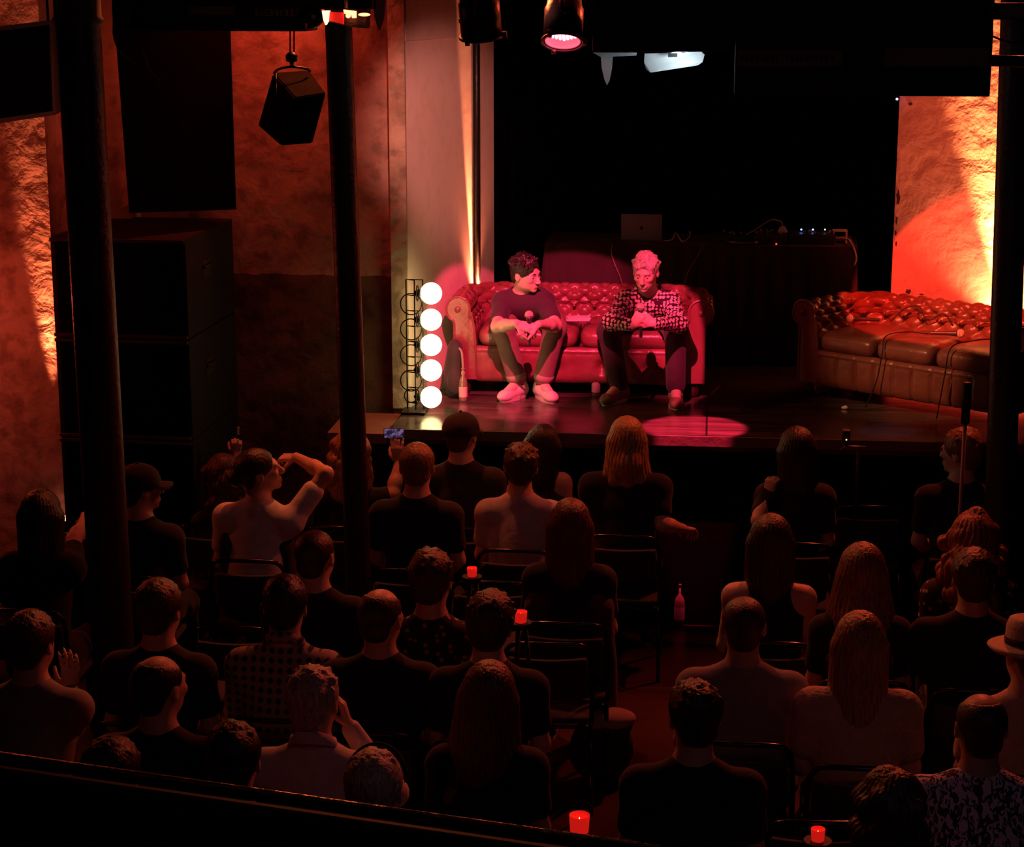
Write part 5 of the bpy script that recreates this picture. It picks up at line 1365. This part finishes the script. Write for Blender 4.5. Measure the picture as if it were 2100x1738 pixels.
def device(lab, name, u0, u1, hgt, dy, knobs, leds=(), cat='device', d=.26):
    p0, p1 = on_table(u0, dy), on_table(u1, dy); w = p1.x - p0.x
    t = thing(name, lab, cat, ((p0.x + p1.x) / 2, YD + dy, TT))
    bm = bmesh.new(); box(bm, (0, 0, hgt / 2), (w, d, hgt), bev=.004); obj('housing', bm, M_dev, t)
    rr = random.Random(int(u0))
    for k in range(knobs):
        bm = bmesh.new(); x, y = rr.uniform(-.42, .42) * w, rr.uniform(-.4, .4) * d; lathe(bm, [(0, hgt), (.009, hgt), (.007, hgt + .014), (0, hgt + .014)], (x, y, 0), None, 12); obj('knob', bm, mat('knob', (.3, .28, .28), .5), t, True)
    for (u, v, c, s) in leds:
        p = W(u, v, YD + dy - d / 2 - .004) - t.location; p.z = min(max(p.z, .006), hgt + .03)
        bm = bmesh.new(); ball(bm, (p.x, -d / 2 if p.z < hgt else 0, p.z), .006, 8); obj('status_light', bm, glow('led_%s' % c[0], c[1], s), t, True)
    return t
BL, RD, GN = ('blue', (.15, .3, 1)), ('rd', (1, .04, .02)), ('green', (.5, .8, .6))
m1 = device('black mixer in the middle of the long table with one red light', 'mixer', 1545, 1612, .07, .20, 12, [(1592, 503, RD, 3)])
device('flat black media player left of the mixer on the long table', 'media_player', 1462, 1540, .05, .26, 6)
device('black media player with blue lights at the right end of the long table', 'media_player', 1616, 1712, .07, .24, 9, [(1645, 476, BL, 9), (1669, 476, BL, 12), (1694, 476, GN, 1.5)])
# clear plastic lid leaning over the front edge
c = on_table(1525, .02); t = thing('record_lid', 'round clear plastic lid lying on the front edge of the long table', 'lid', c)
bm = bmesh.new(); lathe(bm, [(0, .004), (.11, .004), (.125, .012), (.13, .026)], (0, .10, 0), None, 40); o = obj('dome', bm, mat('smoky_plastic', (.12, .10, .12), .15, spec=.8), t, True); o.modifiers.new('s', 'SOLIDIFY').thickness = .002
# plugs, cup and small rack
c = on_table(1604, .20); c.z += .07; t = thing('plug_adapter', 'white plug adapter lying on the mixer', 'plug', c)
bm = bmesh.new(); lathe(bm, [(0, 0), (.034, 0), (.036, .01), (.026, .03), (.016, .045), (0, .047)], (0, 0, 0), None, 20); obj('body', bm, mat('white_plastic', (.75, .65, .62), .5), t, True)
bm = bmesh.new(); cp = [Vector((.0, 0, .045)), Vector((-.01, 0, .075)), Vector((-.07, 0, .09)), Vector((-.13, 0, .06)), Vector((-.18, .02, .02)), Vector((-.24, .02, -.015))]
tube(bm, spline(cp), .004, 6); obj('cord', bm, MATS['white_plastic'], t, True)
c = on_table(1722, .22); t = thing('wire_rack', 'small pale open rack box at the right end of the long table', 'rack', c)
bm = bmesh.new(); a = .045
for sx in (-1, 1):
    for sy in (-1, 1): box(bm, (sx * a, sy * a, .045), (.008, .008, .09))
box(bm, (0, 0, .088), (2 * a + .01, 2 * a + .01, .006)); box(bm, (0, 0, .04), (2 * a, 2 * a, .004)); obj('frame', bm, MATS['white_plastic'], t)
def cable(lab, pts, r=.004, m=None, nm='cable'):
    pts = [Vector(p) for p in pts]; a = pts[0]; bm = bmesh.new(); tube(bm, [p - a for p in spline(pts)], r, 6)
    o = obj(nm, bm, m or M_black, None, True); o.location = a; return tag(o, lab, 'cable')
MW = MATS['white_plastic']; Mgrey = mat('grey_cable', (.30, .20, .18), .6)
def Yp(u, v, dy=-.03): return W(u, v, YD + dy)
cable('pale cable hanging down the table front left of the laptop', [Yp(1268, 501, .12), Yp(1256, 503, -.02), Yp(1254, 520), Yp(1262, 545, -.06), Yp(1271, 566, -.07), Yp(1278, 590, -.08)], .0035, Mgrey)
cable('thin dark cable hanging down the table front right of the grey haired person', [Yp(1446, 501, .1), Yp(1440, 506, -.02), Yp(1428, 530, -.05), Yp(1412, 556, -.06), Yp(1404, 580, -.08), Yp(1398, 600, -.08)], .003, Mgrey)
cable('pale looped cable with plug lying right of the laptop', [on_table(1360, .1) + V3(0, 0, .01), on_table(1378, .12) + V3(0, 0, .02), on_table(1386, .25) + V3(0, 0, .05), on_table(1400, .1) + V3(0, 0, .01), on_table(1414, .24) + V3(0, 0, .03), on_table(1414, .35) + V3(0, 0, .05)], .005, MW)
cable('pale cable hanging from the right end of the long table', [on_table(1732, .22) + V3(0, 0, .02), Yp(1742, 492, -.02), Yp(1752, 512, -.03), Yp(1756, 530, -.05), Yp(1752, 545, -.05)], .006, MW)

# bottles
def bottle(lab, p, h=.24, mg=None, labelm=None):
    t = thing('bottle', lab, 'bottle', p); s = h / .24
    bm = bmesh.new(); lathe(bm, [(0, .003), (.028 * s, .0), (.031 * s, .006), (.031 * s, .13 * s), (.026 * s, .155 * s), (.014 * s, .18 * s), (.012 * s, .225 * s), (.0145 * s, .228 * s), (.0145 * s, .238 * s), (.011 * s, .24 * s)], (0, 0, 0), None, 28)
    obj('glass', bm, mg or mat('bottle_glass', (.20, .16, .11), .08, spec=1.), t, True)
    bm = bmesh.new(); lathe(bm, [(.0318 * s, .03 * s), (.0318 * s, .105 * s)], (0, 0, 0), None, 28); obj('paper_label', bm, labelm or mat('bottle_label', (.55, .45, .42), .7), t, True)
    bm = bmesh.new(); lathe(bm, [(.0135 * s, .19 * s), (.0135 * s, .215 * s)], (0, 0, 0), None, 20); obj('neck_label', bm, MATS['bottle_label'] if 'bottle_label' in MATS else labelm, t, True)
    return t
bottle('half height glass bottle with pale label left of the left sofa', G(950, 822, ST), .215)
bottle('glass bottle between the feet of the two seated persons', G(1222, 812, ST), .215)
bottle('large clear glass bottle standing on the hall floor right of the aisle front', G(1393, 1280, 0), .26)
# bag left of the sofa
c = Wz(934, 12.0, ST) if True else None
t = thing('bag', 'dark bag standing on stage between the globe lamps and the left sofa', 'bag', (W(932, 790, 11.95).x, 11.95, ST), R_(10))
S = Sdf(.008); S.ell(V3(0, 0, .14), (.07, .11, .16), None, .03).ell(V3(.005, -.02, .28), (.055, .08, .10), None, .03).ell(V3(0, -.10, .11), (.05, .04, .08), None, .02); S.plane(V3(0, 0, .002), (0, 0, -1), .01)
sobj(S, 'body', cloth('bag', (.035, .04, .032)), t)
bm = bmesh.new(); tube(bm, spline([(0.03, -.08, .33), (.045, -.12, .30), (.05, -.15, .18), (.045, -.13, .08)]), .008, 8); obj('strap', bm, cloth('strap', (.25, .22, .15)), t, True)
# papers on the sofa
c = Wz(1184, YS + .20, HD + .012); t = thing('booklet', 'white booklet lying on the sofa between the two seated persons', 'booklet', c, R_(8))
for k in range(3):
    bm = bmesh.new(); box(bm, (.004 * k, .003 * k, .003 + .006 * k), (.15, .11, .005), rz=.03 * k); obj('page_block', bm, mat('paper', (.75, .68, .66), .7), t)
# things on the right sofa
Rs = rot(z=TH2); o2_ = sofa2.location
def on_s2(x, y, z): return o2_ + Rs @ V3(x, y, z)
mic('microphone lying at the back left corner of the empty right sofa', on_s2(-.42, .42, .46) + V3(0, 0, .026), Rs @ V3(-.8, -.5, .02))
mic('microphone lying on the middle cushion edge of the empty right sofa', on_s2(.06, .22, .46) + V3(0, 0, .026), Rs @ V3(.75, .4, .02))
cable('black cable looping behind the left cushion of the right sofa', [on_s2(-.36, .46, .48), on_s2(-.30, .52, .56), on_s2(-.22, .56, .58), on_s2(-.14, .54, .50), on_s2(-.05, .58, .55), on_s2(.02, .58, .48)], .004)
cable('black cable running from the microphone over the front of the right sofa', [on_s2(.06, .21, .48), on_s2(-.05, .14, .49), on_s2(-.13, .02, .47), on_s2(-.12, -.03, .38), on_s2(-.14, -.05, .2), on_s2(-.20, -.07, .02)], .004)
cable('black cable draped over the right cushion of the right sofa', [on_s2(.60, .30, .47), on_s2(.50, .22, .50), on_s2(.40, .12, .49), on_s2(.34, -.01, .46), on_s2(.33, -.05, .3), on_s2(.30, -.07, .02)], .004)
c = G(1731, 840, ST); t = thing('paper_scrap', 'tiny crumpled white paper scrap on the stage deck', 'paper', c)
S = Sdf(.003); S.ell(V3(0, 0, .010), (.018, .010, .009)).ell(V3(.010, .004, .013), (.010, .008, .007)); sobj(S, 'paper', MATS['paper'], t)
# low guard pole with black top, and camera on a stand, in front of the stage
pb = plan(W(1972, 1000, 9.75)); pz = lambda v: (W(1972, v, pb.y).z)
t = thing('pole_stand', 'thin upright pole with a thick black top in front of the right sofa', 'stand', (pb.x, pb.y, 0))
bm = bmesh.new(); tube(bm, [(0, 0, .02), (0, 0, pz(868))], .0105, 12); obj('pole', bm, mat('pole_grey', (.30, .20, .19), .5), t, True)
bm = bmesh.new(); lathe(bm, [(0, pz(868)), (.022, pz(868)), (.022, pz(786)), (.018, pz(784)), (0, pz(784))], (0, 0, 0), None, 20); obj('sleeve', bm, M_black, t, True)
bm = bmesh.new(); lathe(bm, [(0, 0), (.13, 0), (.13, .012), (.03, .03), (.014, .05)], (0, 0, 0), None, 28); obj('base', bm, M_blackmetal, t, True)
cy = 10.2; cz = lambda v: W(1750, v, cy).z
t = thing('camera_stand', 'small black camera on a thin stand in front of the stage', 'camera', (W(1757, 1000, cy).x, cy, 0))
X0 = t.location.x
bm = bmesh.new(); box(bm, (W(1735, 893, cy).x - X0, 0, (cz(882) + cz(905)) / 2), (.042, .06, cz(882) - cz(905)), bev=.006); cb = obj('camera_body', bm, M_dev, t)
bm = bmesh.new(); ball(bm, (W(1735, 900, cy).x - X0, -.033, cz(900)), .004, 8); obj('indicator', bm, glow('amber_led', (1, .5, .25), 2.5), cb, True)
bm = bmesh.new(); tube(bm, [(W(1722, 922, cy).x - X0, 0, cz(925)), (W(1735, 916, cy).x - X0, 0, cz(916)), (W(1775, 915, cy).x - X0, 0, cz(917)), (W(1776, 920, cy).x - X0, 0, cz(922))], .006, 8); obj('crossbar', bm, mat('dull_metal', (.25, .22, .22), .35, metal=.8), t, True)
bm = bmesh.new(); tube(bm, [(W(1735, 905, cy).x - X0, 0, cz(905)), (W(1735, 916, cy).x - X0, 0, cz(916))], .006, 8); obj('clamp', bm, M_blackmetal, t, True)
bm = bmesh.new(); tube(bm, [(0, 0, .35), (0, 0, cz(916))], .009, 10); obj('pole', bm, M_blackmetal, t, True)
for k in range(3):
    a = 2 * PI * k / 3 + .3; bm = bmesh.new(); tube(bm, [(0, 0, .62), (math.cos(a) * .26, math.sin(a) * .26, .008)], .007, 8); obj('leg', bm, M_blackmetal, t, True)
# phone in the raised hand
c = W(808, 889, 10.48); t = thing('phone', 'phone held up sideways, screen showing the stage', 'phone', c)
Mp = look_R(VF); 
bm = bmesh.new(); box(bm, (0, 0, 0), (.118, .008, .060), M=Mp, bev=.003); obj('case', bm, M_dev, t)
def screen_mat():
    m, nt, b = nodes('phone_screen'); L = nt.links.new
    g = nt.nodes.new('ShaderNodeTexCoord'); n = nt.nodes.new('ShaderNodeTexNoise'); n.inputs['Scale'].default_value = 45; L(g.outputs['Object'], n.inputs['Vector'])
    r = nt.nodes.new('ShaderNodeValToRGB'); r.color_ramp.elements[0].position = .45; r.color_ramp.elements[0].color = (.02, .02, .07, 1); r.color_ramp.elements[1].position = .62; r.color_ramp.elements[1].color = (.35, .18, .40, 1); L(n.outputs[0], r.inputs[0])
    L(r.outputs[0], b.inputs['Emission Color']); b.inputs['Emission Strength'].default_value = .5; b.inputs['Base Color'].default_value = (.02, .02, .02, 1); return m
bm = bmesh.new(); box(bm, Mp @ V3(0, -.0046, 0), (.110, .0012, .052), M=Mp); obj('screen', bm, screen_mat(), t)
c = W(488, 884, 10.72); t = thing('phone', 'small phone held upright left of the drinker', 'phone', c)
bm = bmesh.new(); box(bm, (0, 0, 0), (.012, .03, .05), M=Mp, bev=.003); obj('case', bm, mat('pale_case', (.5, .5, .55), .3), t)
# backpack by the aisle, hand bag, draped coats
c = G(1436, 1262, 0); t = thing('backpack', 'khaki and black backpack lying on the hall floor right of the aisle', 'backpack', c, R_(-10))
S = Sdf(.008); S.ell(V3(0, 0, .12), (.17, .12, .12), rot(y=.15), .03).ell(V3(-.08, -.06, .10), (.09, .08, .08), None, .03).ell(V3(.10, .02, .17), (.08, .07, .07), None, .03); S.plane(V3(0, 0, .002), (0, 0, -1), .01)
S.post.append(lambda X, Y, Z: .004 * np.sin(60 * X + 20 * Z) * np.sin(45 * Y + 10 * X)); sobj(S, 'body', mat('khaki', (.38, .28, .17), .8, bump=.6, bscale=30, col2=(.05, .045, .04), cscale=9), t)
bm = bmesh.new(); tube(bm, spline([(-.12, -.10, .19), (-.02, -.12, .25), (.10, -.08, .26), (.17, -.06, .15), (.16, -.10, .03)]), .012, 8); obj('strap', bm, C_BLACK, t, True)
def coat(lab, u, v, zb_, m, w=.5, h=.62):
    """jacket hung over a chair back"""
    c = G(u, v, zb_); t = thing('jacket', lab, 'jacket', (c.x, c.y, 0))
    S = Sdf(.009); S.cone(V3(-w * .32, 0, zb_ - .05), V3(w * .32, 0, zb_ - .05), .05, None, .03); S.cone(V3(-w * .33, -.02, zb_ - .08), V3(-w * .40, -.05, zb_ - h), .07, .055, .05); S.cone(V3(w * .33, -.02, zb_ - .08), V3(w * .42, -.05, zb_ - h), .07, .055, .05)
    S.ell(V3(0, -.03, zb_ - h * .48), (w * .40, .06, h * .48), None, .05); S.ell(V3(0, .0, zb_ - .01), (.09, .04, .035), None, .03)
    S.post.append(lambda X, Y, Z: .006 * np.sin(38 * X + 6 * Z) + .003 * np.sin(80 * X - 14 * Z))
    sobj(S, 'fabric', m, t); return t
coat('dark jacket hung over the chair of the person in white who drinks', 528, 1092, .92, C_DARK, .42, .55)
coat('dark reddish coat hung over the chair behind the person with very long auburn brown hair', 1168, 1215, .92, cloth('maroon', (.07, .03, .032)), .46, .7)
place_chair(G(1782, 1040, .85).x, G(1782, 1040, .85).y + .27, 0, 'empty black chair in front of the flaring light brown hair')
place_chair(G(1116, 1322, .85).x, G(1116, 1322, .85).y + .27, R_(3), 'empty black chair right of the thick dark haired person')
place_chair(G(995, 1196, .85).x, G(995, 1196, .85).y + .27, R_(4), 'empty black chair behind the pale pinkish grey shirt')
place_chair(G(472, 1290, .85).x, G(472, 1290, .85).y + .27, R_(2), 'empty black chair left of the plaid shirt')
place_chair(G(1682, 1690, .85).x, G(1682, 1690, .85).y + .27, R_(3), 'empty black chair at the bottom edge with a red candle beyond')
# red tea lights
def candle(lab, p, s=1.):
    t = thing('tea_light', lab, 'candle', p)
    bm = bmesh.new(); lathe(bm, [(0, .0), (.028 * s, 0), (.032 * s, .055 * s), (.029 * s, .055 * s), (.026 * s, .01 * s), (0, .01 * s)], (0, 0, 0), None, 20); obj('glass', bm, glow('red_glass', (1, .015, .01), .5), t, True)
    bm = bmesh.new(); lathe(bm, [(0, .01), (.02 * s, .01), (.02 * s, .025 * s), (0, .026 * s)], (0, 0, 0), None, 16); w_ = obj('wax', bm, glow('lit_wax', (1, .10, .05), 1.6), t, True)
    bm = bmesh.new(); lathe(bm, [(0, .028 * s), (.004 * s, .033 * s), (0, .048 * s)], (0, 0, 0), None, 10); obj('flame', bm, glow('flame', (1, .45, .15), 8), w_, True)
candle('red glass tea light at the bottom, framed by an empty chair back', W(1677, 1724, 6.35), .8)
candle('red glass tea light at the bottom edge left of the aisle', G(1188, 1706, .0), 1.5)
candle('glowing red glass in place of a red-lit cup, right of the thick dark hair in the centre', G(1068, 1276, 1.02), .9)  # glowing glass put in place of a red-lit cup in a hand
candle('red glass tea light behind the floral shirt', G(968, 1182, .92), .8)
candle('red glass tea light far down the aisle on the hall floor', G(1293, 1222, 0), .9)
candle('red glass tea light between chair legs just right of the aisle start', G(1322, 1232, 0), .7)
for lab, c, z0 in (('slim black stand under the glowing red glass in the centre', G(1068, 1276, 1.02), 1.02), ('slim black stand under the tea light behind the floral shirt', G(968, 1182, .92), .92), ('slim black stand under the red tea light framed by an empty chair back', W(1677, 1724, 6.35), W(1677, 1724, 6.35).z)):
    t = thing('side_stand', lab, 'stand', (c.x, c.y, 0)); bm = bmesh.new(); lathe(bm, [(0, z0 - .02), (.05, z0 - .02), (.05, z0), (0, z0)], (0, 0, 0), None, 28); obj('top', bm, M_black, t)
    for k in range(3):
        a = 2 * PI * k / 3; bm = bmesh.new(); tube(bm, [(math.cos(a) * .02, math.sin(a) * .02, z0 - .02), (math.cos(a) * .12, math.sin(a) * .12, 0.004)], .01, 8); obj('leg', bm, M_blackmetal, t, True)
c = G(1232, 1600, 0); t = thing('bag', 'slouchy cloth bag with pale flap standing left of the aisle', 'bag', c, R_(12))
S = Sdf(.008); S.ell(V3(0, 0, .16), (.16, .10, .17), None, .03).ell(V3(.02, -.02, .30), (.13, .08, .07), None, .03); S.plane(V3(0, 0, .002), (0, 0, -1), .01); S.post.append(lambda X, Y, Z: .004 * np.sin(50 * X + 15 * Z)); sobj(S, 'body', C_DARK, t)
S = Sdf(.008); S.ell(V3(.03, -.03, .33), (.135, .085, .05), None, .02); sobj(S, 'flap', cloth('flap', (.42, .30, .27)), t)
# balcony rail below the camera
ra, rb = P(-260, 1534, 2.95), P(1560, 1760, 2.52); zr = (ra.z + rb.z) / 2; ra.z = rb.z = zr
t = thing('balcony_rail', 'dark balcony railing crossing the bottom of the view with a thin glint', 'railing', ra)
bm = bmesh.new(); tube(bm, [Vector(), rb - ra], .010, 12); obj('handrail', bm, mat('rail_brass', (.22, .21, .10), .3, metal=.8, bump=.8, bscale=25), t, True)
d = (rb - ra).normalized(); nrm_ = V3(d.y, -d.x, 0)
bm = bmesh.new(); prism(bm, [V3(0, 0, -.012), rb - ra - V3(0, 0, .012), rb - ra - V3(0, 0, .75), V3(0, 0, -.75)], nrm_ * .03); obj('panel', bm, M_black, t)
